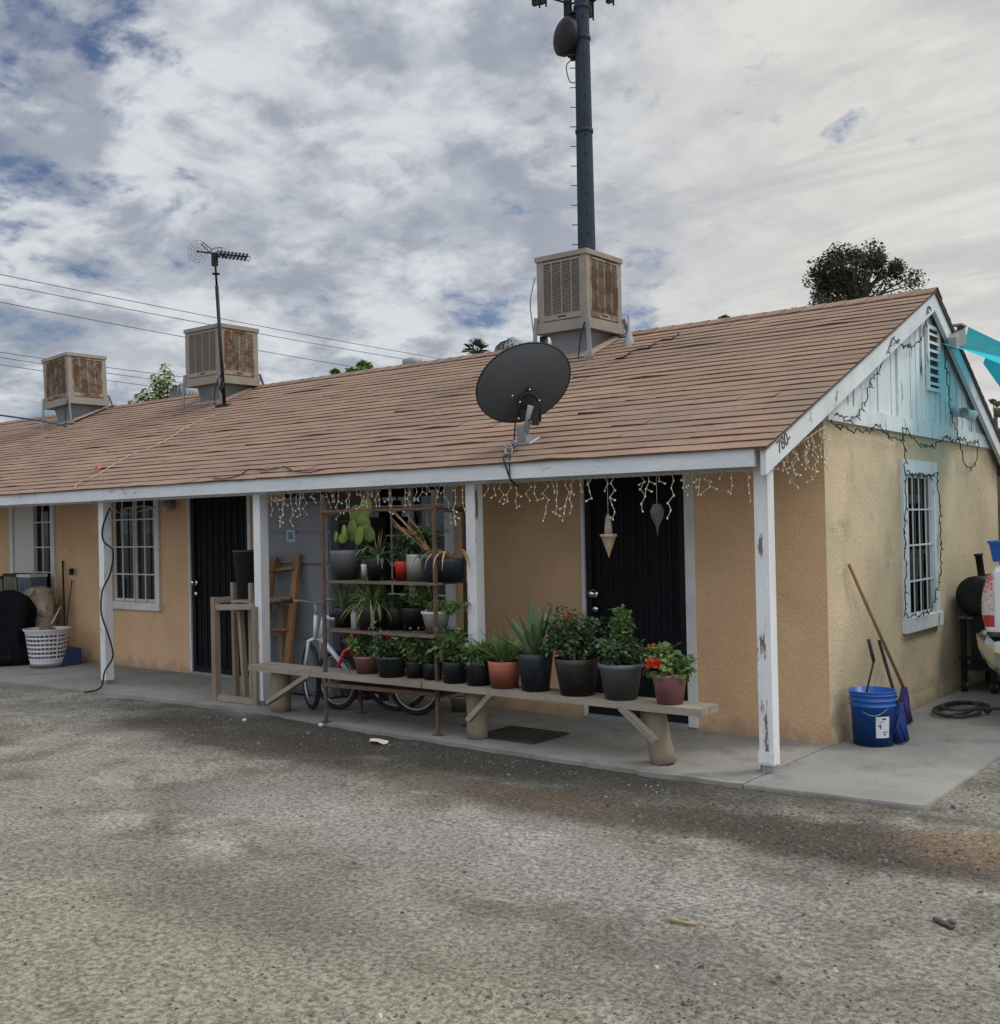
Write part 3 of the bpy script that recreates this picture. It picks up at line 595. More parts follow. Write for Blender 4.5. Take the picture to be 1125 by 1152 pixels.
# ------------------------------------------------------------------ evaporative coolers
def cooler(px,label,root_y,leftx_px,topv,botv,rightu,legs_px,lean=0,rusty=0):
    cx=px[0]; A=at(px[0],botv,1,root_y)      # front right bottom corner
    x1=A.x; y0=root_y; zb=A.z; zt=at(px[0],topv,1,root_y).z
    x0=at(leftx_px,(topv+botv)/2,1,root_y).x; y1=at(rightu,(topv+botv)/2,0,x1).y
    w_=x1-x0; d_=min(max(y1-y0,w_*.85),w_*1.1); y1=y0+d_
    t=thing('evaporative_cooler',label,'swamp cooler',((x0+x1)/2,(y0+y1)/2,zb),'evaporative coolers along the ridge'); GR='x'
    h=zt-zb
    b=MB(); b.box(x0-.012,x1+.012,y0-.012,y1+.012,zb,zb+.10); b.box(x0+.015,x1-.015,y0+.015,y1-.015,zb+.10,zt-.06)
    b.box(x0-.014,x1+.014,y0-.014,y1+.014,zt-.06,zt-.012); b.hexa([(x0-.01,y0-.01,zt-.012),(x1+.01,y0-.01,zt-.012),(x1+.01,y1+.01,zt-.012),(x0-.01,y1+.01,zt-.012),(x0+.05,y0+.05,zt+.004),(x1-.05,y0+.05,zt+.004),(x1-.05,y1-.05,zt+.004),(x0+.05,y1-.05,zt+.004)])
    for (a,c_) in ((x0,y0),(x1,y0),(x0,y1),(x1,y1)):
        sx=1 if a==x0 else -1; sy=1 if c_==y0 else -1
        xs=sorted((a,a+sx*.07)); ys=sorted((c_,c_+sy*.07)); b.box(xs[0],xs[1],ys[0],ys[1],zb+.10,zt-.06)
    b.build('cabinet',coolm,t)
    for side in range(4):
        mtl=coolrust if side==1 or (rusty and side==0) else coolm
        n=4; 
        if side in (0,2): a0,a1=x0+.062,x1-.062
        else: a0,a1=y0+.062,y1-.062
        def P(a,o,z): return {0:(a,y0+.004-o,z),2:(a,y1-.004+o,z),1:(x1-.004+o,a,z),3:(x0+.004-o,a,z)}[side]
        def bx(b,a_,b2,o0,o1,z0_,z1_):
            p,q=P(a_,o0,z0_),P(b2,o1,z1_); b.box(min(p[0],q[0]),max(p[0],q[0]),min(p[1],q[1]),max(p[1],q[1]),z0_,z1_)
        zz0,zz1=zb+.115,zt-.075
        b=MB(); bx(b,a0,a1,-.006,-.002,zz0,zz1); pn=b.build('louvre_panel',coolpad,t)
        b=MB(); bx(b,a0,a1,-.001,.006,zz0,zz0+.05); bx(b,a0,a1,-.001,.006,zz1-.02,zz1)
        bx(b,a0,a0+.022,-.001,.006,zz0+.05,zz1-.02); bx(b,a1-.022,a1,-.001,.006,zz0+.05,zz1-.02)
        for i in range(1,n): a=a0+(a1-a0)*i/n; bx(b,a-.006,a+.006,-.001,.0065,zz0+.05,zz1-.02)
        z=zz0+.058
        while z<zz1-.025:
            b.hexa([P(a0+.03,-.004,z),P(a1-.03,-.004,z),P(a1-.03,.0045,z-.005),P(a0+.03,.0045,z-.005),P(a0+.03,-.004,z+.004),P(a1-.03,-.004,z+.004),P(a1-.03,.0045,z-.001),P(a0+.03,.0045,z-.001)]); z+=.0175
        b.build('louvres',mtl,pn)
        b=MB(); bx(b,(a0+a1)/2-.05,(a0+a1)/2+.05,.0065,.0075,zz0+.02,zz0+.035); b.build('slot',dark,pn)
    # duct
    b=MB(); m=.13*w_; zr=lambda x,y: roofz(y) if y<RY else rearz(y)
    dx0,dx1,dy0,dy1=x0+m,x1-m,y0+m*1.1,y1-m*.8; k=.06
    b.hexa([(dx0+k,dy0+k,zr(0,dy0)-.05),(dx1-k,dy0+k,zr(0,dy0)-.05),(dx1-k,dy1-k,zr(0,dy1)-.10),(dx0+k,dy1-k,zr(0,dy1)-.10),(dx0,dy0,zb-.002),(dx1,dy0,zb-.002),(dx1,dy1,zb-.002),(dx0,dy1,zb-.002)])
    b.build('duct',ductm,t)
    b=MB(); ey=dy0-.06; 
    b.hexa([(dx0-.08,ey,roofz(ey)+.012),(dx1+.08,ey,roofz(ey)+.012),(dx1+.08,min(dy1,RY-.05),roofz(min(dy1,RY-.05))+.012),(dx0-.08,min(dy1,RY-.05),roofz(min(dy1,RY-.05))+.012),(dx0-.03,ey+.05,roofz(ey)+.06),(dx1+.03,ey+.05,roofz(ey)+.06),(dx1+.03,min(dy1,RY-.05)-.02,roofz(min(dy1,RY-.05))+.04),(dx0-.03,min(dy1,RY-.05)-.02,roofz(min(dy1,RY-.05))+.04)])
    b.build('flashing',mat('tar_flashing',(.20,.18,.16),(.28,.22,.18),12,.4,.6,.9,.6,30),t)
    for (a,c_,spx,spy) in ((x0-.005,y0-.016,-.04,0),(x1+.005,y0-.016,.03,-.0),(x0-.005,y1+.016,-.03,.06),(x1+.005,y1+.016,.03,.04)):
        b=MB(); foot=V((a+spx,c_+spy,zr(0,c_+spy)+.012)); b.bar(foot,(a,c_,zb+.16),.042,.012,(0,1,0)); lg=b.build('leg',galv,t)
        b=MB(); b.box(foot.x-.05,foot.x+.05,foot.y-.03,foot.y+.04,foot.z-.012,foot.z+.004); b.build('foot',galv,lg)
    b=MB(); b.tube([(x1-.02,y0-.02,zb+.05),(x1-.05,y0-.05,zb-.1),(x1-.1,y0-.02,zb-.3),(x1-.05,y0+.1,roofz(y0+.1)+.03)],.006); b.build('cable',blk,t)
    return t,(x0,x1,y0,y1,zb,zt)
c1,b1=cooler((661,),'large beige swamp cooler nearest the camera, behind the grey satellite dish',1.47,604,277,368,699,None)
b=MB(); x0,x1,y0,y1,zb,zt=b1
b.tube(smooth([(x0-.02,y0,zt-.2),(x0-.07,y0-.02,zt-.45),(x0-.05,y0,zb),(x0-.05,y0,roofz(y0)+.03)]),.006,6); b.build('hose',galv,c1)
c2,b2=cooler((248,),'middle swamp cooler on the roof, behind the antenna mast, with rusty right face',1.55,208.5,362,430,287.5,None)
c3,b3=cooler((78.5,),'leftmost swamp cooler on the roof, tilted and rust streaked on both faces',1.5,50,396,455,121,None,rusty=1)
c3.rotation_euler=(0,R(-3.5),0)
# ------------------------------------------------------------------ satellite dish
base=onroof(590,497,.01); dc=atd(589,431,8.10); t=thing('satellite_dish','grey oval satellite dish seen from behind, mounted on the roof above the eave','satellite dish',base)
aim=(CC-dc).normalized(); back=(aim+V((.32,.0,-.42))).normalized()   # direction from dish to camera side (convex back)
xx=(rt-rt.dot(back)*back).normalized(); yy=back.cross(xx); th=R(24); xx,yy=xx*math.cos(th)+yy*math.sin(th),yy*math.cos(th)-xx*math.sin(th)
b=MB(); rx,ry_=.362,.285; nr,na=8,48; sd=[]
for face,off in ((0,0),(1,-.006)):
    base_i=len(b.v)
    for i in range(nr+1):
        q=i/nr
        for j in range(na):
            a=2*PI*j/na; b.v.append(dc+xx*rx*q*math.cos(a)+yy*ry_*q*math.sin(a)+back*(.06*(1-q*q)+off))
    for i in range(nr):
        for j in range(na):
            j2=(j+1)%na; f=(base_i+i*na+j,base_i+(i+1)*na+j,base_i+(i+1)*na+j2,base_i+i*na+j2); b.face(f if not face else f[::-1],True)
refl=b.build('reflector',dishm,t)
b=MB(); b.tube([dc+xx*rx*math.cos(2*PI*j/na)+yy*ry_*math.sin(2*PI*j/na)-back*.002 for j in range(na)],.006,6,closed=True); b.build('rim',blk,refl)
bc=dc+back*.055-up*.135+rt*.03
b=MB()
arch=[bc+rt*(.075*math.cos(a))+up*(.075*math.sin(a)) for a in [PI*k/10 for k in range(11)]]
b.tube([bc+rt*.075-up*.13]+arch+[bc-rt*.075-up*.11],.014,6); b.bar(bc-up*.02-rt*.06,bc-up*.02+rt*.06,.03,.02,back); b.bar(bc+up*.06,bc+up*.12,.03,.02,back)
b.bar(bc+rt*.04-up*.15+back*.02,bc+rt*.04+up*.02+back*.02,.05,.03,back); b.build('bracket',blk,t)
b=MB()
for q in (bc+up*.11,bc+rt*.07+up*.03,bc-rt*.07+up*.02,bc-rt*.08-up*.10,bc+rt*.06-up*.04,bc+rt*.06-up*.09,bc-rt*.125+up*.065): b.ball(q+back*.02,.008,8,5)
b.build('bolts',chrome,t)
top=bc-up*.0+back*.045; b=MB(); b.tube([base+V((-.0,0,.0)),base.lerp(top,.5),top],.022,12); b.build('mast',galv,t)
b=MB(); nrm=V((0,-SL,1)).normalized(); u1=V((1,0,0)); u2=nrm.cross(u1)
b.hexa([base-u1*.10-u2*.07,base+u1*.10-u2*.07,base+u1*.10+u2*.07,base-u1*.10+u2*.07,base-u1*.09-u2*.06+nrm*.012,base+u1*.09-u2*.06+nrm*.012,base+u1*.09+u2*.06+nrm*.012,base-u1*.09+u2*.06+nrm*.012])
b.hexa([base-u1*.035-u2*.04+nrm*.012,base+u1*.05-u2*.04+nrm*.012,base+u1*.05+u2*.04+nrm*.012,base-u1*.035+u2*.04+nrm*.012,base-u1*.03-u2*.01+nrm*.12,base+u1*.03-u2*.01+nrm*.12,base+u1*.03+u2*.01+nrm*.12,base-u1*.03+u2*.01+nrm*.12])
b.build('mount_plate',galv,t)
b=MB(); q1=onroof(578,505,.02); q2=onroof(570,512,.02); e=at(571,519,1,EY-.005)
b.tube([bc+back*.05-up*.1,V((base.x-.08,base.y,base.z+.16)),q1+V((0,0,.03)),q2,V((e.x-.02,EY-.03,e.z+.03)),V((e.x,EY-.02,e.z-.05)),V((e.x+.03,EY-.01,1.84)),V((e.x+.05,EY+.05,1.80))],.006,6)
b.tube([q1+V((.02,0,.02)),q2+V((.03,0,.02)),V((e.x+.03,EY-.02,e.z-.02)),V((e.x+.02,EY-.015,1.86)),V((e.x+.06,EY+.03,1.80))],.005,6); b.build('cable',blk,t)
b=MB()
for k in range(7): q=q1.lerp(q2,k/6)+V((U(-.02,.02),0,.02+U(0,.02))); b.tube([q+V((.03*math.cos(a),.02*math.sin(a),.025*math.sin(a+k))) for a in [i*2*PI/10 for i in range(10)]],.005,5,closed=True)
b.build('cable_coil',galv,t)
# ------------------------------------------------------------------ tv antenna
bp_=onroof(252.5,457,.0); dep=(bp_-CC).dot(fw); tp=atd(241,283,dep)
tp=V((bp_.x,bp_.y,tp.z)); pt=at(241.5,290,1,bp_.y)
t=thing('tv_antenna','black rooftop television antenna on a thin mast in front of the middle swamp cooler','antenna',bp_)
top=pt; top.z=at(241.5,284,1,bp_.y).z
b=MB(); m1=bp_.lerp(top,.78); b.tube([bp_,m1],.022,10); b.tube([m1,top],.014,10); b.lathe(m1.lerp(top,.35),[(.0,0),(.05,0),(.05,.012),(0,.012)],12); b.box(top.x-.03,top.x+.03,top.y-.03,top.y+.03,top.z-.17,top.z-.02); b.build('mast',blk,t)
b=MB(); b.box(bp_.x-.12,bp_.x+.12,bp_.y-.05,bp_.y+.12,bp_.z-.03,bp_.z+.02); b.tube([bp_+V((0,-.0,.30)),bp_+V((.0,-.05,.2)),bp_+V((.04,-.03,.1)),bp_+V((-.03,-.04,.22)),bp_+V((.02,-.05,.32)),bp_+V((-.04,-.03,.38))],.012,6); b.build('mount',blk,t)
e1=at(278,289,1,bp_.y-.05); e0=at(222,283,1,bp_.y+.12); bd=(e1-e0).normalized()
b=MB(); b.bar(e0,e1,.02,.02); b.build('boom',blk,t)
el=rt.cross(bd).normalized() if False else (fw*.45+up*.9).normalized(); el=(el-el.dot(bd)*bd).normalized()
for k in range(8):
    q=e0.lerp(e1,.48+.072*k); b=MB(); L_=.055; s2=bd.cross(el)
    b.tube([q+s2*L_+el*.02,q+s2*L_-el*.03,q-s2*L_-el*.03,q-s2*L_+el*.02],.006,5,closed=True); b.tube([q+el*.045-bd*.0,q-el*.05],.011,5); b.build('director',blk,t)
b=MB(); q=e0.lerp(e1,.28)
s2=bd.cross(el)
for sgn in (1,-1): b.tube([q+s2*sgn*.02,q+s2*sgn*.16+bd*.01+el*.03,q+s2*sgn*.18+bd*.05+el*.05,q+s2*sgn*.05+bd*.07+el*.03],.006,5,closed=True)
b.tube([q-bd*.03,q+bd*.02+el*.07,q+bd*.22+el*.09,q+bd*.24+el*.04,q+bd*.05+el*.0],.005,5,closed=True)
b.build('driven_element',blk,t)
b=MB(); q=e0; gl=(bd*.15+fw*.5+rt*.2).normalized()
for r_ in (.14,.10,.06): b.tube([q+el*r_*math.cos(a)+s2*r_*math.sin(a)+bd*.02 for a in [i*2*PI/20 for i in range(20)]],.0035,5,closed=True)
for i in range(10): a=2*PI*i/10; b.tube([q,q+el*.14*math.cos(a)+s2*.14*math.sin(a)+bd*.02],.0025,4)
b.build('reflector',galv,t)
# ------------------------------------------------------------------ turbine vents, flues, roof oddments
def turbine(p,r,label):
    t=thing('turbine_vent',label,'roof vent',p,'turbine vents on the rear roof slope')
    b=MB(); b.lathe(p,[(r*.8,-.3),(r*.8,.02),(r*.95,.03),(r*.95,.05)],20); b.build('collar',galv,t)
    b=MB(); nb=22
    for i in range(nb):
        a=2*PI*i/nb; pts=[]
        for k in range(7):
            ph=PI*(.08+.84*k/6); rr=r*1.15*math.sin(ph); aa=a+.25*math.sin(ph)
            for da in (0,.23): pts.append(V((p.x+rr*math.cos(aa+da),p.y+rr*math.sin(aa+da),p.z+.05+r*.8+r*.8*math.cos(ph)))+(V((math.cos(aa),math.sin(aa),0))*(.02 if da else 0)))
        n0=len(b.v); b.v+=pts
        for k in range(6): b.face((n0+2*k,n0+2*k+1,n0+2*k+3,n0+2*k+2),True)
    b.lathe(p+V((0,0,.05+r*1.5)),[(r*.4,0),(r*.35,.03),(0,.05)],16); b.build('turbine',galv,t)
pt=at(577,398,1,RY+.55); turbine(V((pt.x,pt.y,pt.z-.16)),.17,'ribbed metal turbine vent peeking over the ridge beside the satellite dish')
pt=at(207,448,1,RY+.5); turbine(V((pt.x,pt.y,pt.z-.12)),.17,'ribbed metal turbine vent behind the middle swamp cooler')
def flue(p,h,r,label,cone=True,cap=False,m=galv):
    t=thing('vent_pipe',label,'vent pipe',p); b=MB(); b.lathe(p,[(r,-.05),(r,h),(r*.7,h),(r*.7,h-.03)],14); b.build('pipe',m,t)
    if cone: b=MB(); b.lathe(p,[(r*5,-.05),(r*4,.01),(r*1.6,.12),(r*1.1,.14)],16); b.build('flashing_cone',m,t)
    if cap: b=MB(); b.lathe(p+V((0,0,h)),[(r*1.0,.02),(r*1.7,.02),(r*1.7,.10),(0,.13)],14); b.build('cap',m,t)
p=onroof(708,388,.0); flue(p,.28,.014,'thin vent pipe with cone flashing right of the large swamp cooler')
p=at(464,414,1,RY+.3); flue(V((p.x,p.y,p.z-.12)),.12,.07,'short capped metal flue at the ridge left of the satellite dish',False,True)
p=at(612,388,1,RY+.2); flue(V((p.x,p.y,rearz(p.y))),.26,.045,'dark stub pipe between the satellite dish and the large cooler',False,True,blk)
b=MB(); p0=onroof(85,545,.02); pts=[onroof(84,549,.02),onroof(88,543,.02)]+[onroof(88+(248-88)*k/8,543+(463-543)*k/8+2*math.sin(k*1.7),.022) for k in range(1,9)]; b.tube(smooth(pts),.0045,6); tag(b.build('roof_cable',mat('cable_tan',(.42,.34,.26),fine=0),loc=p0),'tan cable running up the shingles to the antenna mast','cable')
b=MB(); pts=[onroof(240+10*k,538+1.5*math.sin(k*1.3)-k*.75-(6 if 3<k<9 else 0),.02) for k in range(14)]; b.tube(pts,.005,6); tag(b.build('roof_cable',blk,loc=pts[0]),'thin dark cable lying along the lowest shingles above the left porch','cable')
b=MB(); pts=[onroof(692+i*9,404-i*3.5+2*math.sin(i*2),.02) for i in range(9)]; b.tube(pts,.006,6); b.tube([q+V((.03,-.03,0)) for q in pts[:6]],.005,6); tag(b.build('roof_cable',blk,loc=pts[0]),'dark cable lying beside the large cooler and its vent pipe','cable')
p=onroof(107,529,.025); b=MB(); b.hexa([p+V(q) for q in ((-.08,-.01,0),(.09,-.02,.005),(.1,.03,.03),(-.09,.01,.005),(-.03,0,.02),(.06,-.01,.04),(.07,.03,.05),(-.02,.02,.03))]); tag(b.build('plastic_scrap',plastic('scrap_red',(.6,.08,.07)),loc=p),'small red plastic scrap lying on the left roof','scrap')
# ------------------------------------------------------------------ icicle lights
lw=mat('light_wire_white',(.50,.44,.37),fine=0); lb=mat('light_bulb_milky',(.80,.72,.60),rough=.3,fine=0)
def icicle(u0,u1,label,group='icicle light strings under the eave',y=EY+.1,zf=lambda q:1.845,path=None,dens=1.0,drop=.24):
    a=at(u0,545,1,y); c_=at(u1,535,1,y)
    if path: a,c_=path
    t=thing('icicle_lights',label,'string lights',a,group); b=MB(); bl=MB(); L_=(c_-a).length; n=int(L_/.065*dens)
    if not path: a=V((a.x,y,zf(0))); c_=V((c_.x,y,zf(1)))
    b.tube([a.lerp(c_,k/30)+V((0,0,-.015*abs(math.sin(k*1.7)))) for k in range(31)],.0035,5)
    for k in range(n+1):
        if rnd.random()<.08: continue
        q=a.lerp(c_,(k+U(-.3,.3))/n if n else 0); q.x=min(max(q.x,min(a.x,c_.x)),max(a.x,c_.x)); m=rnd.choice((1,2,2,3,3,4,5,6)); pts=[q.copy()]; sw=U(-.5,.5)
        for j in range(m):
            sw=-sw*U(.6,1.1)+U(-.3,.3); q=q+V((sw*.075,U(-.02,.02),-.048)); pts.append(q.copy()); bl.ball(q+V((U(-.006,.006),0,-.003)),.0055,6,4,(1,1,1.6))
            if rnd.random()<.25: e=q+V((rnd.choice((-1,1))*.04,0,-.02)); b.tube([q,e],.003,4); bl.ball(e,.007,6,4,(1.5,1,1))
        if len(pts)>2 and rnd.random()<.2: e=pts[-1]+V((U(-.05,.05),0,.01)); pts.append(e); bl.ball(e,.007,6,4)
        b.tube(pts,.0030,5)
    b.build('wire',lw,t); o=bl.build('bulbs',lb,t); o['kind']='stuff'
icicle(306,521,'icicle light string hanging over the plant rack and grey cabinet',dens=1.1)
icicle(548,655,'icicle light string on bare wall between plant rack post and dark door')
icicle(660,775,'icicle light string hanging in front of the dark security door')
icicle(779,846,'short icicle light string between the dark door and the corner post')
icicle(0,0,'icicle light string under the sloping board at the house corner',path=(V((.03,-.80,1.93)),V((.03,-.04,2.16))),dens=1.7)
# dark christmas lights on the gable
dw=mat('dark_green_wire',(.012,.02,.015),fine=0)
def string(pts,label,cat='string lights',amp=.02,loc=None):
    t=thing('string_lights',label,cat,pts[0],'dark string lights on the gable wall'); b=MB(); bl=MB(); out=[]
    for a,c_ in zip(pts,pts[1:]):
        L_=(c_-a).length; n=max(2,int(L_/.035))
        for k in range(n):
            q=a.lerp(c_,k/n)+V((U(0,.012),U(-amp,amp),U(-amp,amp)-.12*L_*math.sin(PI*k/n)*.6)); out.append(q)
            if k%2==0: d=V((U(.0,.02),U(-.03,.03),U(-.035,.01))); bl.tube([q,q+d],[.005,.0035],5)
    b.tube(out+[pts[-1]],.0042,5); b.build('wire',dw,t); o=bl.build('bulbs',dw,t); o['kind']='stuff'
G=lambda u,v,x=.035: at(u,v,0,x)
string([G(933,474,.1),G(950,478,.05),G(975,482,.04),G(985,476,.05),G(1000,490),G(1016,494),G(1018,482,.05),G(1040,502),G(1062,490,.05),G(1082,492,.05),G(1100,494,.05)],'dark light string drooping along the trim board above the gable window')
string([G(940,466,.05),G(962,470,.04),G(978,430,.04),G(1004,378,.1),G(1024,388,.05),G(1036,380,.05),G(1044,345,.1)],'dark light string climbing the boards under the left gable slope')
string([G(1044,345,.1),G(1052,350,.05),G(1060,372,.05),G(1064,420,.04),G(1068,462,.04),G(1078,490,.04),G(1086,526,.03),G(1097,522,.03),G(1100,494,.05)],'dark light string hanging down the boards right of the vent and looping over the wall')
string([G(1015,480,.05),G(1017,506,.04),G(1018,560,.05),G(1017,620,.05),G(1018,690,.05),G(1034,690,.05),G(1048,682,.05),G(1058,640,.04),G(1056,560,.04),G(1053,530,.05),G(1035,534,.05),G(1020,530,.05)],'dark light string wound around the gable window frame')
# clamp floodlight on the gable
p=G(1075,463,.03); t=thing('floodlight','small white twin floodlight mounted on the gable boards','floodlight',p); b=MB(); b.lathe(p,[(.0,0),(.05,0),(.05,.03),(0,.03)],12,(1,0,0)); b.build('base',painttrim,t)
b=MB(); b.lathe(p+V((.03,.02,.0)),[(.02,0),(.035,.04),(.055,.13),(.05,.14)],14,(.75,.5,-.35)); b.lathe(p+V((.03,-.02,.0)),[(.02,0),(.035,.04),(.05,.10),(.045,.11)],14,(.6,-.7,-.2)); b.build('lamp_head',painttrim,t)
# porch hanging ornaments in front of the dark door
def ornament(u,v0,v1,label,kind):
    y=EY+.12; a=at(u,v0,1,y); c_=at(u,v1,1,y); h=a.z-c_.z; t=thing('hanging_ornament',label,'ornament',a,None)
    b=MB(); b.tube([V((a.x,y,1.86)),V((a.x,y,a.z-.03))],.002,4); b.build('cord',lw,t)
    if kind:
        b=MB(); b.lathe((a.x,y,a.z-h*.5),[(.004,.5*h),(.018,.42*h),(.028,.1*h),(.022,0)],12); b.build('neck',mat('ornament_grey',(.20,.17,.15),(.3,.26,.22),20),t)
        b=MB(); b.lathe((a.x,y,a.z-h*.5),[(0,.01),(.055,.01),(.06,-.005),(.05,-.01),(.035,-.18*h),(.01,-.42*h),(.002,-.5*h)],14); b.build('cone',mat('ornament_tan',(.40,.28,.19),(.3,.2,.13),20),t)
    else:
        b=MB(); b.lathe((a.x,y,a.z-h),[(.002,0),(.012,.3*h),(.04,.55*h),(.045,.75*h),(.03,.95*h),(0,h)],14); b.build('body',mat('ornament_dark',(.10,.08,.07),(.05,.045,.04),20),t)
ornament(684,578,627,'pointed tan hanging cone ornament in front of the dark door','c')
ornament(739,566,602,'small dark hanging ornament right of the pointed cone','')
# ------------------------------------------------------------------ plants helpers
def pot_at(u,vt,vb,wt,wb,y,zb,square=False):
    """returns centre x, top z, radii from measured pixels for a pot standing at depth y on height zb"""
    p=at(u,vb,1,y); sc=scale_at((p.x,y,zb)); h=(vb-vt)/sc; return p.x,y,zb,h,wt/sc/2,wb/sc/2
def make_pot(t,x,y,z,h,rt_,rb,m,rim=True,square=False):
    b=MB()
    if square:
        n=4; 
    prof=[(0,.003),(rb,.003),(rb*1.0,.0),(rb+(rt_-rb)*.86,h*.86)]
    if rim: prof+=[(rt_*1.0,h*.87),(rt_*1.04,h*.88),(rt_*1.04,h*.985),(rt_*1.0,h),(rt_*.93,h),(rt_*.9,h*.84)]
    else: prof+=[(rt_,h),(rt_*.95,h),(rt_*.9,h*.84)]
    b.lathe((x,y,z),prof,4 if square else 28,smooth=not square); b.build('pot',m,t)
    b=MB(); b.lathe((x,y,z+h*.86),[(0,.01),(rt_*.5,.008),(rt_*.905,0)],20); b.build('soil',soil,t)
def bush(b,c,rx,ry,rz,n,l,w,up_=.3,lo=.6,hi=1.5):
    for i in range(int(n*1.7)):
        while True:
            q=V((U(-1,1),U(-1,1),U(-1,1)))
            if .05<q.length<1 and rnd.random()<.25+.75*q.length: break
        k=noise.noise(V((q.x*2+c[0]*7,q.y*2,q.z*2)))
        if k<-.32: continue
        p=V(c)+V((q.x*rx,q.y*ry,q.z*rz)); d=(V((q.x,q.y,q.z*.5+up_))+V((U(-.7,.7),U(-.7,.7),U(-.5,.5)))).normalized()
        b.col=U(lo,hi); f=U(.7,1.25); b.leaf(p,d,V((U(-.5,.5),U(-.5,.5),1)),l*f*1.12,w*f*1.1)
    for i in range(max(2,n//70)):   # longer loose shoots
        a=U(0,2*PI); e=V(c)+V((math.cos(a)*rx*U(.6,1.35),math.sin(a)*ry*U(.6,1.3),rz*U(.2,1.45))); s0=V(c)
        for k in range(9): p=s0.lerp(e,.45+.55*k/8)-V((0,0,.03*(k/8)**2)); b.col=U(lo,hi); b.leaf(p,V((U(-1,1),U(-1,1),U(-.2,.8))),V((U(-.5,.5),U(-.5,.5),1)),l,w)
        b.tube([s0,e-V((0,0,.03))],[.003,.0015],4)
def stems(b,base,c,rx,ry,rz,n,r=.004):
    for i in range(n): 
        q=V((U(-.7,.7),U(-.7,.7),U(-.2,.8))); e=V(c)+V((q.x*rx,q.y*ry,q.z*rz)); m_=V(base).lerp(e,.5)+V((U(-.02,.02),U(-.02,.02),.02)); b.tube([base,m_,e],[r,r*.8,r*.4],5)
def flower(b,p,r,n=14):
    for i in range(n): d=V((U(-1,1),U(-1,1),U(-.3,1))).normalized(); b.leaf(p+d*r*.3,d,V((U(-1,1),U(-1,1),1)),r*.8,r*.6)
PG='potted plants on the porch'
def plant(kind,label,px,y,zb,m,rim=True,hgt=.2,name='potted_plant',spread=1.,**k):
    x,y,z,h,rt_,rb=pot_at(*px,y,zb); t=thing(name,label,'potted plant',(x,y,z),PG); make_pot(t,x,y,z,h,rt_,rb,m,rim,k.get('square',False)); T=z+h*.87; H=hgt
    c_=(x,y,T+H*.5); sp=rt_*spread
    if kind=='bush':    # stems leave the soil, fork, and carry the leaves
        b=MB(); sb=MB(); l0=k.get('l',.035)*1.15; w0=k.get('w',.022)*1.1; nst=max(7,int(k.get('n',420)/38)); per=int(k.get('n',420)*2.0/nst); lean=U(0,2*PI)
        for i in range(nst):
            a=U(0,2*PI); tl=U(0,1)**.7*R(58); big=1.0 if i>1 else 1.28; ln=H*U(.62,1.05)*big/max(.72,math.cos(tl))
            d=V((math.cos(a)*math.sin(tl)*sp/H*1.9*.55+.08*math.cos(lean),math.sin(a)*math.sin(tl)*sp/H*1.9*.55+.08*math.sin(lean),math.cos(tl)))
            p=V((x,y,T-.01))+V((math.cos(a),math.sin(a),0))*rt_*.35*rnd.random(); pts=[p.copy()]; q=6
            for j in range(q): p=p+d*(ln/q); d=d+V((U(-.16,.16),U(-.16,.16),U(-.12,.05)))-V((0,0,.05*math.sin(tl))); pts.append(p.copy())
            sb.tube(pts,[.004,.0035,.003,.0028,.0024,.002,.0014],5)
            br=U(.7,1.25); lf=U(.8,1.25)
            for j in range(per):
                t_=U(.12,1)**.75*q; i_=min(int(t_),q-1); pp=pts[i_].lerp(pts[i_+1],t_-i_); off=V((U(-1,1),U(-1,1),U(-.5,.9))).normalized()
                b.col=br*U(.7,1.35); b.leaf(pp+off*l0*U(.1,1.1),off+V((0,0,U(-.5,.3))),V((U(-.6,.6),U(-.6,.6),1)),l0*lf*U(.6,1.25),w0*lf*U(.6,1.2))
            if rnd.random()<.35: b.col=(2.2,1.5,.8); b.leaf(pts[2],V((U(-1,1),U(-1,1),-.3)),V((0,0,1)),l0,w0)
        b.build('foliage',k.get('lm',leaf),t); sb.build('stems',k.get('sm',leafd),t)
    elif kind=='straps':
        b=MB()
        for i in range(k.get('n',40)):
            a=U(0,2*PI); el=U(*k.get('el',(.2,1.4))); d=V((math.cos(a)*math.cos(el),math.sin(a)*math.cos(el),math.sin(el))); b.col=U(.6,1.5)
            b.blade(V((x,y,T))+V((math.cos(a),math.sin(a),0))*U(0,rt_*.35),d,H*U(.6,1.15),k.get('w',.014)*U(.8,1.2),k.get('droop',1.2)*U(.5,1.4),7)
        b.build('foliage',k.get('lm',leaf),t)
    elif kind=='aloe':
        b=MB()
        for i in range(k.get('n',14)):
            a=i*2.4+U(-.2,.2); el=R(22)+R(66)*(1-i/k.get('n',14))**1.0; el=min(el,R(86)); d=V((math.cos(a)*math.cos(el),math.sin(a)*math.cos(el),math.sin(el))); b.col=U(.75,1.35)
            b.blade(V((x,y,T-.01))+V((math.cos(a),math.sin(a),0))*rt_*.15,d,H*U(.75,1.05)*(.75+.25*math.sin(el)),k.get('w',.045),k.get('droop',.15),8)
        b.build('foliage',k.get('lm',aloe),t)
    return t,V((x,y,T)),rt_
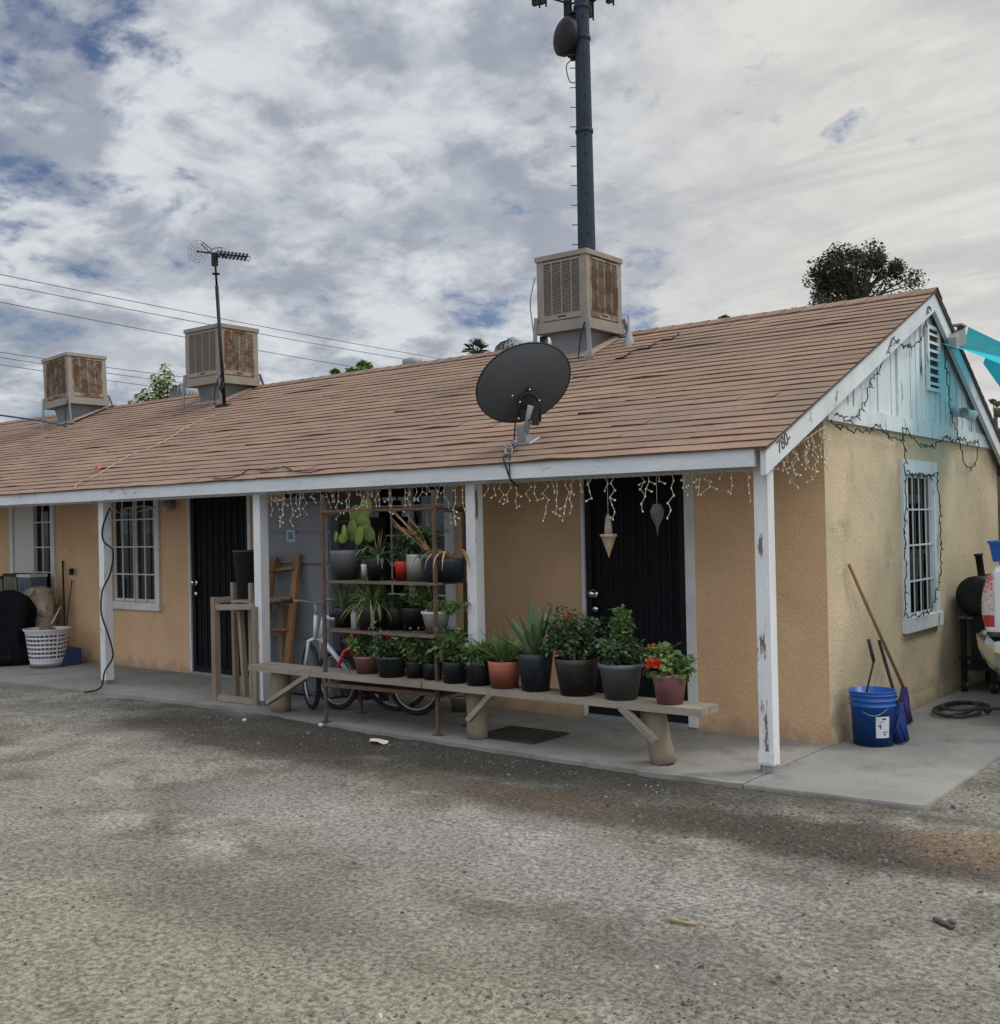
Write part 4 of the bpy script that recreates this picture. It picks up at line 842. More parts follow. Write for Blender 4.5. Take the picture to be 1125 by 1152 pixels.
# ------------------------------------------------------------------ benches
def bench(xa,xb,label,logs,braces,ztop,yc=-1.14,wd=.24,skew=0):
    t=thing('plank_bench',label,'bench',((xa+xb)/2,yc,0),'plank benches on log legs'); b=MB(); n=10
    for (o0,o1) in ((-wd/2,-.004),(.004,wd/2)):
        prev=None
        b.hexa([(xa,yc+o0,ztop(xa)-.045),(xb,yc+o0,ztop(xb)-.045),(xb,yc+o1,ztop(xb)-.045),(xa,yc+o1,ztop(xa)-.045),(xa,yc+o0,ztop(xa)),(xb,yc+o0,ztop(xb)),(xb,yc+o1,ztop(xb)),(xa,yc+o1,ztop(xa))])
    b.build('plank',wood,t)
    for (fx,fy,tx,r) in logs:
        b=MB(); zt=ztop(tx)-.047; pts=[V((fx,fy,0)).lerp(V((tx,fy,zt)),k/5) for k in range(6)]; b.tube(pts,[r*(1+.05*math.sin(k*2.1)) for k in range(6)],14); b.build('leg',woodv,t)
    for a,c_ in braces:
        b=MB(); b.bar(a,c_,.035,.055,(0,1,0)); b.build('brace',wood,t)
BT=lambda x: .395
yf=-1.14
bench(at(279,748,1,-1.26).x,-2.585,'left plank bench in front of the bicycles, carrying the pink and dark green pots',[(at(316,795,1,-1.09).x,-1.09,at(316,760,1,-1.09).x,.085)],[(V((at(301,792,1,-1.265).x,-1.262,.10)),V((at(345,752,1,-1.265).x,-1.262,.35)))],BT)
lx=at(537,820,1,-1.1).x; rx_=at(747,850,1,-1.1).x; rt_x=at(733,800,1,-1.1).x
bench(-2.57,at(788,800,1,-1.26).x,'right plank bench carrying the row of pots before the dark door',[(lx,-1.1,lx,.075),(rx_,-1.10,rt_x,.08)],
 [(V((at(527,807,1,-1.265).x,-1.262,.16)),V((at(553,778,1,-1.265).x,-1.262,.36))),(V((at(738,831,1,-1.265).x,-1.262,.17)),V((at(699,797,1,-1.265).x,-1.262,.36)))],BT)
b=MB(); bk=at(520,790,1,-.95); 
# plants on the benches (u, v_top of pot, v_bottom, width top, width bottom)
Y=-1.15; Z=.397
plant('bush','light green leafy plant in a black pot just left of the second white post',(512,746,770,29,26),Y,Z,p_black,False,.25,n=330,l=.05,w=.032,lm=leaf,spread=1.25)
plant('bush','smaller leafy plant in a black pot directly below the second white post',(539,748,775,29,26),Y,Z,p_black,False,.15,n=260,l=.042,w=.028,lm=leaf,spread=1.1)
plant('straps','strap leaved plant in a terracotta orange pot on the right bench',(568,748,778,38,31),Y,Z,p_terra,False,.28,n=62,el=(.35,1.45),w=.030,droop=.7,lm=leaf)
plant('aloe','tall pointed aloe in a dark navy pot on the right bench',(603,741,783,41,31),Y,Z,p_navy,False,.47,n=15,w=.070,droop=.12)
t,c_,r_=plant('bush','rose bush with small red blooms in a tall brown black pot',(650,750,791,52,38),Y,Z,p_brown,False,.36,n=950,l=.042,w=.027,lm=leafd,spread=1.05,ns=14)
b=MB(); b.col=1.0; flower(b,at(639,695,1,Y-.08),.03); flower(b,at(628,704,1,Y-.08),.018); flower(b,at(655,690,1,Y-.02),.015); b.build('bloom',flred,t)
t,c_,r_=plant('bush','green shrub with a tall shoot in a grey rimmed pot',(699,750,790,50,36),Y,Z,p_grey,True,.24,n=700,l=.034,w=.022,lm=leafd,spread=1.0,ns=10)
b=MB(); q=at(700,705,1,Y); bush(b,(q.x,q.y,q.z),.07,.06,.12,260,.034,.024); b.build('shoot',leaf,t)
t,c_,r_=plant('bush','geranium with orange red flowers in a pink pot at the right bench end',(754,761,795,40,29),Y,Z,p_pink,True,.13,n=330,l=.045,w=.045,lm=leaf,spread=1.15,ns=8)
b=MB(); bush(b,tuple(at(740,735,1,Y)),.07,.06,.05,70,.035,.03); b.build('shoot',leafl,t)
b=MB(); flower(b,at(735,749,1,Y-.16),.06,40); flower(b,at(733,728,1,Y),.035,16); b.build('bloom',flred,t)
t,c_,r_=plant('bush','leafy plant in a dusty pink pot on the left bench behind the rack post',(413,738,757,29,23),Y+.04,Z,p_dpink,True,.24,n=430,l=.034,w=.024,lm=leaf,spread=1.3)
b=MB(); [flower(b,at(u,v,1,Y),.022,9) for u,v in ((420,716),(436,713),(428,712))]; b.build('bloom',flw,t)
plant('bush','bushy plant in a dark green rimmed pot on the left bench',(441,740,763,37,28),Y,Z,p_green,True,.20,n=520,l=.034,w=.020,lm=leafd,spread=1.1)
t,c_,r_=plant('bush','loose green plant in a small black pot between dark green pot and rusty rack post',(468,745,764,24,20),Y+.05,Z,p_black,False,.24,n=420,l=.034,w=.024,lm=leaf,spread=1.6)
b=MB(); [flower(b,at(u,v,1,Y),.014,7) for u,v in ((459,740),(463,737))]; b.build('bloom',flw,t)
plant('bush','low spreading plant in a small black pot behind the rusty rack post',(487,748,766,24,20),Y+.05,Z,p_black,False,.16,n=260,l=.034,w=.026,lm=leafd,spread=1.3)
# ------------------------------------------------------------------ plant rack
xa,xb=at(365,700,1,-1.24).x,at(490.5,700,1,-1.17).x
t=thing('plant_rack','rusty steel plant rack with thin shelves beside the second white post','rack',((xa+xb)/2,-1.1,0))
for (x,y,h) in ((xa,-1.24,1.80),(xb,-1.17,1.80),(xa-.06,-.80,1.7),(xb-.06,-.76,1.7)):
    b=MB(); b.bar((x,y,0),(x,y,h),.024,.024,(0,1,0)); b.box(x-.04,x+.04,y-.03,y+.03,0,.006); b.build('upright',rust,t)
for z in (1.115,.73):
    b=MB()
    for k in range(4): y=-1.22+.12*k; b.box(xa-.03,xb+.02,y+.003,y+.112,z-.016,z)
    b.build('shelf',mat('rack_shelf',(.16,.12,.09),(.10,.08,.065),9),t)
for z in (1.665,.30):
    b=MB(); b.bar((xa,-1.255,z),(xb,-1.185,z),.022,.03 if z<1 else .018); b.bar((xa-.06,-.785,z),(xb-.06,-.745,z),.022,.02); b.bar((xa+.0,-1.22,z-.02),(xa-.05,-.8,z-.02),.02,.02); b.bar((xb+.0,-1.15,z-.02),(xb-.05,-.77,z-.02),.02,.02); b.build('rail',rust,t)
b=MB(); b.hexa([(xa+.03,-1.20,.27),(xb-.03,-1.13,.27),(xb-.03,-.82,.27),(xa+.03,-.86,.27),(xa+.03,-1.20,.285),(xb-.03,-1.13,.285),(xb-.03,-.82,.285),(xa+.03,-.86,.285)]); b.build('shelf',mat('rusty_tray',(.13,.05,.04),(.08,.035,.03),8),t)
Y=-1.02
S1,S2=1.117,.732
# top shelf
x,y,z,h,rt_,rb=pot_at(390,617,650,38,24,Y,S1); t=thing('potted_plant','prickly pear cactus in a grey tapered pot on the top shelf','potted plant',(x,y,z),PG); make_pot(t,x,y,z,h,rt_,rb,p_grey,False)
for (u,v,r_,an,dy) in ((396,597,12,.3,0),(409,590,13,-.2,.05),(386,605,8,1.2,-.03),(378,604,7,.9,0),(400,578,10,.2,.04),(412,570,11,-.1,.05),(387,598,7.5,.1,-.06),(404,603,11,.6,-.05),(414,600,10,-.5,.02)):
    b=MB(); p=at(u,v,1,Y+dy); sc=scale_at(p); rr=Matrix.Rotation(U(-.6,.6),3,'Z')@Matrix.Rotation(an,3,'Y'); b.col=U(.8,1.3); b.ball(p,r_/sc,14,10,(.8,.16,1.05),rr); b.build('pad',cact if (u,v)!=(387,598) else mat('cactus_new_pad',(.22,.30,.05),fine=0),t)
t,c_,r_=plant('straps','droopy aloe with long curled leaves in a black pot on the top shelf',(426,627,652,28,24),Y,S1,p_black,False,.26,n=26,el=(.2,1.4),w=.028,droop=2.6,lm=aloe)
b=MB()
for i in range(8): b.col=U(.7,1.3); b.blade(c_,V((U(-.3,.3),U(-.2,.2),1)),.26*U(.6,1),.02,.2,5)
b.build('dry_leaves',strawm,t)
plant('straps','thin grass like plant in a narrow white pot beside the grey cactus pot',(411,633,651,9,8),Y-.03,S1,p_white,False,.14,n=12,w=.010)
plant('bush','dark feathery plant in a bright red pot on the top shelf',(453,630,652,19,14),Y,S1,p_red,False,.28,n=520,l=.04,w=.012,lm=leafd,spread=1.5)
t,c_,r_=plant('bush','large square white pot with a dark leafy plant on the top shelf',(472,621,651,30,28),Y+.05,S1,p_white,True,.30,n=460,l=.035,w=.02,lm=leafd,spread=1.4)
t,c_,r_=plant('straps','slate blue tapered pot with a dry bundle of stalks leaning left',(487,623,654,30,16),Y-.04,S1,p_blue,True,.12,n=10,w=.012)
b=MB()
for i in range(12):
    e=at(440+U(-6,14),583+U(-12,12),1,Y-.05); b.col=U(.7,1.4); s0=c_+V((U(-.01,.01),0,.02)); b.tube([s0,s0.lerp(e,.5)+V((.01,U(-.03,.03),U(-.01,.02))),e],[.005,.005,.002],5)
b.build('dry_stalks',mat('dry_stalk',(.40,.24,.12),(.3,.16,.08),9,fine=0),t)
t,c_,r_=plant('straps','black pot with long yellowed leaves drooping over its rim, right end of top shelf',(507,626,652,33,28),Y,S1,p_navy,False,.05,n=8,w=.012)
b=MB()
for i in range(11):
    a=-PI/2+U(-1.7,1.7); b.col=U(.7,1.4); b.blade(c_,V((math.cos(a)*.7,math.sin(a)*.7,.75)),U(.28,.42),.024,3.6,10)
b.build('yellow_leaves',strawm,t)
# second shelf
plant('straps','spiky upright grass plant in a small black pot, left end of middle shelf',(386,684,706,20,18),Y,S2,p_black,False,.26,n=46,el=(.8,1.5),w=.013,droop=.3,lm=aloe)
p=at(399,706,1,Y-.1); t=thing('plastic_bottle','clear plastic bottle standing on the middle rack shelf','bottle',(p.x,p.y,S2)); b=MB(); b.lathe((p.x,p.y,S2),[(0,0),(.028,.002),(.03,.12),(.012,.16),(.012,.175)],14); b.build('bottle',mat('bottle_plastic',(.35,.37,.38),rough=.15,fine=0),t); b=MB(); b.lathe((p.x,p.y,S2+.176),[(.014,0),(.014,.015),(0,.016)],12); b.build('cap',p_white,t)
t,c_,r_=plant('straps','big spider plant with pale drooping leaves in a charcoal pot on the middle shelf',(421,681,708,37,32),Y-.03,S2,p_brown,False,.30,n=170,el=(.1,1.45),w=.017,droop=2.2,lm=leafl)
b=MB()
for i in range(4): e=c_+V((.10+U(-.03,.05),-.14,U(-.1,-.2))); b.tube([c_,c_+V((.06,-.1,.08)),e],.002,4); [b.blade(e,V((U(-1,1),U(-1,1),U(-.2,1))),.05,.008,1.5,4) for _ in range(7)]
b.build('runner',mat('pale_runner',(.38,.40,.28),fine=0),t)
plant('bush','dark low plant in a black pot beside the spider plant',(446,682,707,24,20),Y+.04,S2,p_brown,False,.13,n=180,l=.035,w=.018,lm=leafd,spread=1.3)
plant('bush','leafy plant in a wide black pot in the middle of the middle shelf',(466,682,708,36,24),Y+.08,S2,p_black,False,.16,n=280,l=.03,w=.02,lm=leaf,spread=1.1)
t,c_,r_=plant('bush','jade plant spreading over a white round pot at the right end of the middle shelf',(491,684,709,33,22),Y-.02,S2,p_white,True,.10,n=300,l=.026,w=.018,lm=leafl,spread=1.5)
b=MB(); q=at(505,684,1,Y-.02); bush(b,tuple(q),.12,.08,.05,160,.026,.018); q=at(468,668,1,Y-.02); bush(b,tuple(q),.13,.1,.08,260,.022,.014); b.build('trailing_foliage',leafl,t)
p=at(518,790,1,-.35); x,y,z,h,rt_,rb=pot_at(518,776,794,25,17,-.30,0); t=thing('flower_pot','empty pale tan pot on the slab behind the right bench leg','flower pot',(x,y,0)); make_pot(t,x,y,0,h,rt_,rb,plastic('pot_tan',(.33,.30,.23)),True)
# ------------------------------------------------------------------ grey cabinet with things
cabm=mat('cabinet_grey',(.20,.21,.235),(.17,.18,.205),3,fine=.04,rough=.6)
xc0,xc1=at(300,640,1,-.42).x,at(372,640,1,-.42).x
t=thing('storage_cabinet','tall grey panelled storage cabinet against the wall behind the bicycles','cabinet',((xc0+xc1)/2,-.2,0)); b=MB(); b.box(xc0,xc1,-.42,-.01,.02,1.78); b.build('body',cabm,t)
z_=[.04,.52,at(330,634,1,-.44).z-.01,at(330,599,1,-.44).z,1.75]
for a,c_ in zip(z_,z_[1:]):
    b=MB(); b.box(xc0+.012,xc1-.012,-.436,-.421,a+.012,c_-.012); b.build('drawer_front',cabm,t)
b=MB(); zz_=at(330,633,1,-.44).z; b.box(xc0+.02,xc1-.02,-.452,-.437,zz_,zz_+.012); b.build('handle_rail',galv,t)
p=at(327,603,1,-.44); b=MB(); b.box(p.x-.06,p.x+.06,-.4385,-.4365,p.z-.055,p.z+.055); stk=b.build('sticker',mat('sticker_pale',(.35,.42,.50),fine=0),t)
b=MB(); b.box(p.x-.035,p.x+.03,-.4395,-.4386,p.z-.03,p.z+.035); b.build('print',mat('sticker_print',(.12,.18,.26),fine=0),stk)
p=at(337,571,1,-.2); t=thing('electrical_box','pale metal junction box on top of the grey cabinet','box',(p.x,-.2,1.782)); b=MB(); b.box(p.x-.16,p.x+.16,-.3,-.1,1.782,1.92); b.build('case',p_white,t); b=MB(); b.box(p.x-.10,p.x-.02,-.304,-.301,1.82,1.88); b.box(p.x+.02,p.x+.1,-.304,-.301,1.82,1.88); b.build('label',dark,t)
t=thing('dark_cupboard','dark brown open cupboard between the grey cabinet and the window behind the rack','cupboard',(xc1+.3,-.2,0)); xd=at(410,640,1,-.3).x; b=MB(); b.box(xc1+.01,xd,-.32,-.02,.02,1.62); b.build('body',mat('cupboard_brown',(.035,.025,.022),(.02,.015,.014),5),t)
b=MB(); [b.box(xc1+.03,xd-.02,-.34,-.321,z,z+.02) for z in (.1,.5,.9,1.3,1.58)]; b.build('shelf',woodd,t)
# ladder
fa,fb=at(326,775,1,-.70),at(356,770,1,-.72); ta,tb=at(314,645,1,-.50),at(334,632,1,-.50)
t=thing('step_ladder','orange brown wooden ladder leaning on the grey cabinet','ladder',(fa.x,-.7,0)); fa=V((at(313,780,1,-.72).x,-.72,0)); fb=V((fa.x+.36,-.72,0)); ta=V((at(309,640,1,-.47).x,-.47,1.27)); tb=V((at(335,635,1,-.47).x,-.47,1.30))
fa=V((ta.x+.05,-.75,0)); fb=V((tb.x+.10,-.75,0))
for a,c_ in ((fa,ta),(fb,tb)): b=MB(); b.bar(a,c_,.03,.07,(1,0,0)); b.build('rail',ladderw,t)
for k in (.25,.48,.70,.90): b=MB(); b.bar(fa.lerp(ta,k)+V((.0,-.01,0)),fb.lerp(tb,k)+V((0,-.01,0)),.07,.022,(0,.2,1)); b.build('rung',ladderw,t)
# wooden frame stand with a black tub
fx0=at(245.5,760,1,-1.0).x; fx1=fx0+.52; t=thing('wooden_stand','tall weathered wooden frame stand left of the third white post','stand',((fx0+fx1)/2,-.85,0))
def wb(b,a,c_,w_=.045,h_=.05,u_=(0,1,0)): b.bar(a,c_,w_,h_,u_)
for (x,y,h) in ((fx0,-1.02,.93),(fx0+.02,-.55,.88),(fx1+.02,-1.0,.86),(fx0+.36,-.55,.86)):
    b=MB(); wb(b,(x,y,0),(x,y,h),.055,.06); b.build('upright',woodv,t)
for a,c_ in (((fx0+.03,-1.02,.84),(fx1,-1.0,.86)),((fx0,-.99,.90),(fx0+.02,-.58,.90)),((fx0+.03,-1.02,.03),(fx1,-1.0,.03)),((fx0,-.55,.86),(fx1,-.55,.86))):
    b=MB(); b.bar(a,c_,.045,.05); b.build('rail',wood,t)
GRP='loose boards leaning in the wooden stand'
for (u0,v0,u1,v1,yb_,lbl) in ((263,655,266,784,-.86,'tallest loose board, leftmost in the wooden stand'),(270.5,687,277,785,-.92,'tilted loose board in the middle of the wooden stand'),(283,686,284.5,786,-.90,'straight loose board in the wooden stand, nearest the post'),(283,656,283.5,682,-.985,'short mossy board rising beside the black tub')):
    b=MB(); c_=at(u0,v0,1,yb_+.02); a=at(u1,v1,1,yb_)
    if v1>700: a.z=.01
    b.bar(a,c_,.05,.035,(1,0,0)); tag(b.build('loose_board',woodv,loc=a),lbl,'board',GRP)
b=MB(); b.box(fx0+.18,fx1+.02,-.98,-.57,.888,.905); b.build('top_board',wood,t)
x,y,z,h,rt_,rb=pot_at(277,628,680,32,22,-.78,.907); b=MB(); x=at(279,650,1,-.78).x; b.lathe((x,y,.907),[(0,.003),(rb,0),(rt_,h),(rt_*1.06,h),(rt_*1.06,h+.02),(rt_*.95,h+.02),(rt_*.9,h*.9)],24); t=thing('black_tub','tall black plastic tub heaped with dark scraps on the wooden stand','tub',(x,y,.907)); b.build('tub',mat('tub_black',(.02,.021,.026),fine=0,rough=.5),t)
b=MB(); [b.ball((x+U(-.07,.07),y+U(-.07,.07),.907+h*.93+U(0,.03)),U(.02,.04),7,5,(1.3,1,.7)) for _ in range(16)]; b.build('contents',mat('dark_scraps',(.03,.03,.035),(.06,.05,.05),30),t)
# doormat
b=MB(); mp=[at(u,v,2,0) for u,v in ((550,829),(583,834),(625,828),(590,811))]; mp=[V((-2.20,-1.0,0)),V((-1.62,-.98,0)),V((-1.66,-.55,0)),V((-2.24,-.58,0))]
q0,q1_,q2,q3=at(549,828,2,0),at(583,834,2,0),at(625,827,2,0),at(592,811,2,0)
c_=(q0+q2)/2; mp=[V((c_.x+a*.27-bq*.0,c_.y+bq*.22,0)) for a,bq in ((-1,-1),(1,-1),(1,1),(-1,1))]
b.hexa(mp+[p+V((0,0,.012)) for p in mp]); t=thing('door_mat','dark rubber doormat lying on the slab before the security door','mat',c_); b.build('mat',mat('mat_rubber',(.045,.042,.04),(.03,.028,.028),9,bump=.6,bsc=90),t)
b=MB(); ins=[c_+(p-c_)*.92+V((0,0,.0125)) for p in mp]; b.tube(ins,.004,6,closed=True); b.build('ridge',rubber,t)
# ------------------------------------------------------------------ bicycles
def bike(label,fm,fork_m,loc,rz,steer,r=.25,wb_=.82,s=1.0):
    t=thing('bicycle',label,'bicycle',(0,0,0),'bicycles parked behind the left bench')
    Fh=V((0,0,r)); Rh=V((wb_,0,r)); bb_=V((wb_*.55,0,r*.95)); ht=V((.20,0,r+.36*s)); hb=V((.165,0,r+.24*s)); st=V((wb_*.68,0,r+.36*s)); Rm=Matrix.Rotation(steer,3,'Z')
    piv=V((.10,0,r)); S=lambda p: piv+Rm@(V(p)-piv)
    def wheel(c_,ax,nm='wheel'):
        ax=V(ax).normalized(); x_=V((0,0,1)); y_=ax.cross(x_).normalized()
        ring=lambda rr:[c_+(x_*math.cos(a)+y_*math.sin(a))*rr for a in [i*2*PI/32 for i in range(32)]]
        b=MB(); b.tube(ring(r-.022),.022,8,closed=True); wo=b.build(nm,rubber,t)
        b=MB(); b.tube(ring(r-.046),.012,6,closed=True); b.tube([c_-ax*.04,c_+ax*.04],.018,8); b.build('rim',mat('rim_alloy',(.45,.46,.48),rough=.35,metal=.7,fine=0),wo)
        b=MB()
        for i in range(18): a=i*2*PI/18; b.tube([c_+ax*(.02 if i%2 else -.02),c_+(x_*math.cos(a)+y_*math.sin(a))*(r-.05)],.0016,4)
        b.build('spokes',galv,wo)
    wheel(S(Fh),Rm@V((0,1,0))); wheel(Rh,(0,1,0))
    b=MB()
    for a,c_,rr in ((ht,st,.020),(hb,bb_,.022),(st+V((.02,0,.06)),bb_,.016),(hb,ht,.024)): b.tube([a,a.lerp(c_,.5)+V((0,0,-.015 if a is ht else 0)),c_],rr,8)
    for sg in (-1,1): b.tube([bb_+V((0,sg*.02,0)),Rh+V((0,sg*.05,0))],.010,6); b.tube([st+V((0,sg*.02,-.02)),Rh+V((0,sg*.05,0))],.009,6)
    b.build('frame',fm,t)
    b=MB(); b.tube([S(ht+V((.01,0,.03))),S(hb)],.019,8)
    for sg in (-1,1): b.tube([S(hb),S(hb+V((-.02,sg*.05,-.02))),S(Fh+V((0,sg*.055,0)))],.015,7)
    b.build('fork',fork_m,t)
    b=MB(); tp_=ht+V((.02,0,.09)); b.tube([S(ht),S(tp_),S(tp_+V((-.05,0,.03)))],.013,7); b.tube([S(tp_+V((.03,-.27,.07))),S(tp_+V((-.03,-.12,.06))),S(tp_+V((-.05,0,.03))),S(tp_+V((-.03,.12,.06))),S(tp_+V((.03,.27,.07)))],.011,7); hbv=b.build('handlebar',galv,t)
    for sg in (-1,1): b=MB(); b.tube([S(tp_+V((.0,sg*.20,.066))),S(tp_+V((.04,sg*.30,.072)))],.017,8); b.build('grip',rubber,hbv)
    b=MB(); b.ball(st+V((.03,0,.13)),.12,14,8,(1.05,.5,.22)); b.tube([st+V((0,0,-.02)),st+V((.02,0,.11))],.013,7); b.build('saddle',blk,t)
    b=MB(); b.lathe(bb_+V((0,-.03,0)),[(0,0),(.075,0),(.075,.006),(0,.006)],24,(0,-1,0)); b.tube([bb_+V((0,-.06,0)),bb_+V((.1,-.065,-.10))],.009,6); b.tube([bb_+V((0,.06,0)),bb_+V((-.1,.065,.10))],.009,6); b.box(bb_.x+.06,bb_.x+.14,-.14,-.07,bb_.z-.115,bb_.z-.09); b.box(bb_.x-.14,bb_.x-.06,.07,.14,bb_.z+.09,bb_.z+.115); b.build('crank',blk,t)
    b=MB(); b.tube([S(tp_+V((0,-.15,.06))),S(tp_+V((-.12,-.08,.05))),S(hb+V((-.05,-.02,.05))),S(hb+V((0,0,-.02)))],.003,5); b.tube([S(tp_+V((0,.15,.06))),S(tp_+V((-.14,.05,.02))),hb+V((.05,0,.06)),bb_+V((-.1,0,.1))],.003,5); b.build('brake_cable',mat('cable_blue',(.05,.22,.30),fine=0),t)
    t.location=loc; t.rotation_euler=(0,R(0),rz); return t
silver=mat('bike_silver_blue',(.58,.64,.70),rough=.3,metal=.0,fine=0); redp=mat('bike_red',(.62,.04,.04),rough=.35,fine=0)
bike('silver and blue bicycle with its front wheel turned, behind the left bench',silver,silver,(-4.19,-.98,0),R(30),R(-58),.28,.82,1.4)
bike('red childrens bicycle with red fork parked behind the silver one',redp,redp,(-3.98,-.80,0),R(12),R(-12),.25,.78,1.15)
# ------------------------------------------------------------------ left porch clutter
Z0=0
x,y,z,h,rt_,rb=pot_at(53,704,748,47,36,-.5,0); x=at(53,725,1,-.5).x; x+=0
t=thing('laundry_basket','white plastic laundry basket with square holes on the left porch','basket',(x,-.5,0)); b=MB(); h=h*.98; n=30
b.lathe((x,-.5,0),[(0,.01),(rb,.01),(rb,0),(rb*1.02,.09*h/.4),(rb*1.0,.09*h/.4)],30)
rr=lambda q: rb+(rt_-rb)*q
for q in (.22,.33,.44,.55,.66,.77): b.lathe((x,-.5,h*q-.008),[(rr(q),0),(rr(q)+.002,.018),(rr(q)-.004,.018),(rr(q)-.004,0),(rr(q),0)],30)
for j in range(n):
    a=2*PI*j/n; wdt=.5 if j%10 in (0,) else .22
    for s_ in (0,):
        a0,a1=a-wdt*PI/n,a+wdt*PI/n
        b.quad((x+rr(.2)*1.003*math.cos(a0),-.5+rr(.2)*1.003*math.sin(a0),h*.2),(x+rr(.2)*1.003*math.cos(a1),-.5+rr(.2)*1.003*math.sin(a1),h*.2),(x+rr(.86)*1.003*math.cos(a1),-.5+rr(.86)*1.003*math.sin(a1),h*.86),(x+rr(.86)*1.003*math.cos(a0),-.5+rr(.86)*1.003*math.sin(a0),h*.86))
b.lathe((x,-.5,h*.85),[(rr(.85),0),(rr(.9)+.004,.03),(rr(1)+.015,h*.15-.015),(rr(1)+.022,h*.15),(rr(1)-.005,h*.15),(rr(.85)-.004,.0)],30); b.build('shell',mat('basket_white',(.55,.55,.60),fine=0,rough=.45),t)
b=MB(); 
for i in range(14): b.ball((x+U(-.12,.12),-.5+U(-.1,.1),h*.75+U(0,.1)),U(.05,.09),8,6,(1.2,1,.6))
b.build('laundry',mat('cloth_brown',(.20,.15,.10),(.10,.08,.06),9),t)
# feed sack on a crate behind the basket
x=at(42,690,1,-.28).x; t=thing('feed_sack','crumpled tan sack standing behind the laundry basket','sack',(x,-.25,0)); b=MB()
prof=[(0,0),(.24,.0),(.27,.2),(.26,.5),(.27,.7),(.22,.86),(.05,.90),(0,.9)]; b.lathe((x,-.24,0),prof,20)
for i,v in enumerate(b.v): k=noise.noise(V((v.x*6,v.y*6,v.z*6)))*.04; b.v[i]=V((v.x+k,(v.y+.24)*.6-.26+k,v.z+k))
b.build('sack',mat('sack_tan',(.30,.23,.16),(.13,.10,.08),4,.5,.6,.85,.3,15,c3=(.40,.34,.27),sc3=6),t)
# black clothes bag / jacket draped
x=at(8,710,1,-.62).x; t=thing('black_bag','large black cloth bag slumped at the far left of the porch','bag',(x,-.6,0)); b=MB(); b.lathe((x,-.6,0),[(0,0),(.30,.0),(.33,.07),(.34,.15),(.33,.24),(.31,.33),(.31,.4),(.30,.48),(.28,.56),(.28,.62),(.27,.70),(.25,.78),(.17,.84),(.08,.86),(0,.86)],48)
for i,v in enumerate(b.v): k=noise.noise(V((v.x*5,v.y*5,v.z*4+3)))*.09+.035*abs(noise.noise(V((v.x*16,v.y*16,v.z*7)))); b.v[i]=V((v.x+k,(v.y+.6)*.8-.6+k,v.z+k*.5))
b.build('bag',mat('bag_black',(.005,.006,.009),(.010,.010,.014),6,spec=.15,rough=.9,fine=.1,bump=.4,bsc=12),t)
b=MB(); b.tube([(x-.1,-.8,.7),(x-.12,-.84,.9),(x+.06,-.84,.92),(x+.08,-.82,.7)],.012,6); b.build('handle',blk,t)
x=at(27,715,1,-.45).x; b=MB(); b.lathe((x,-.5,0),[(0,0),(.14,0),(.13,.3),(.10,.6),(.06,.78),(0,.8)],16)
for i,v in enumerate(b.v): k=noise.noise(V((v.x*7,v.y*7,v.z*5+9)))*.05; b.v[i]=v+V((k,k,0))
tag(b.build('grey_blanket',mat('blanket_grey',(.09,.09,.10),(.05,.05,.06),6),loc=(x,-.5,0)),'dark grey blanket bundle between the black bag and the basket','blanket')
# white shelf table with boxes
xs0=at(-14,690,1,-.30).x; xs1=at(30,668,1,-.30).x; zt=at(20,668,1,-.30).z; t=thing('white_table','white table holding boxes below the left window','table',((xs0+xs1)/2,-.3,0)); b=MB(); b.box(xs0,xs1,-.42,-.10,zt-.03,zt); b.build('tabletop',p_white,t)
b=MB(); b.box(xs0+.02,xs1-.02,-.40,-.12,zt-.13,zt-.031); b.build('apron',p_white,t)
for a in (xs0+.03,xs1-.03):
    for c_ in (-.39,-.13): b=MB(); b.box(a-.015,a+.015,c_-.015,c_+.015,0,zt-.131); b.build('leg',p_white,t)
def crate(u0,u1,v0,v1,m,label,y=-.34,d=.2):
    a=at(u0,v1,1,y); c_=at(u1,v0,1,y); z0=zt+.001; h=c_.z-a.z; t=thing('storage_box',label,'box',((a.x+c_.x)/2,y,z0),'boxes on the white table')
    b=MB(); x0,x1=a.x,c_.x; b.hexa([(x0+.01,y,z0),(x1-.01,y,z0),(x1-.01,y+d,z0),(x0+.01,y+d,z0),(x0,y-.01,z0+h*.86),(x1,y-.01,z0+h*.86),(x1,y+d,z0+h*.86),(x0,y+d,z0+h*.86)]); b.build('box',m,t)
    b=MB(); b.box(x0-.01,x1+.01,y-.02,y+d+.005,z0+h*.862,z0+h); b.build('lid',blk if m!=p_blue else p_white,t)
    b=MB(); [b.box(x0+(x1-x0)*k/5-.006,x0+(x1-x0)*k/5+.006,y-.014,y-.006,z0+.01,z0+h*.8) for k in range(1,5)]; b.build('rib',m,t)
crate(-12,3,650,668,mat('box_brown',(.12,.10,.08)),'brown ribbed box at the very left of the white table')
crate(5,19,646,668,mat('box_olive',(.14,.13,.08)),'olive box with dark lid in the middle of the white table')
crate(21,35,644,666,p_blue,'pale lidded slate box at the right end of the white table')
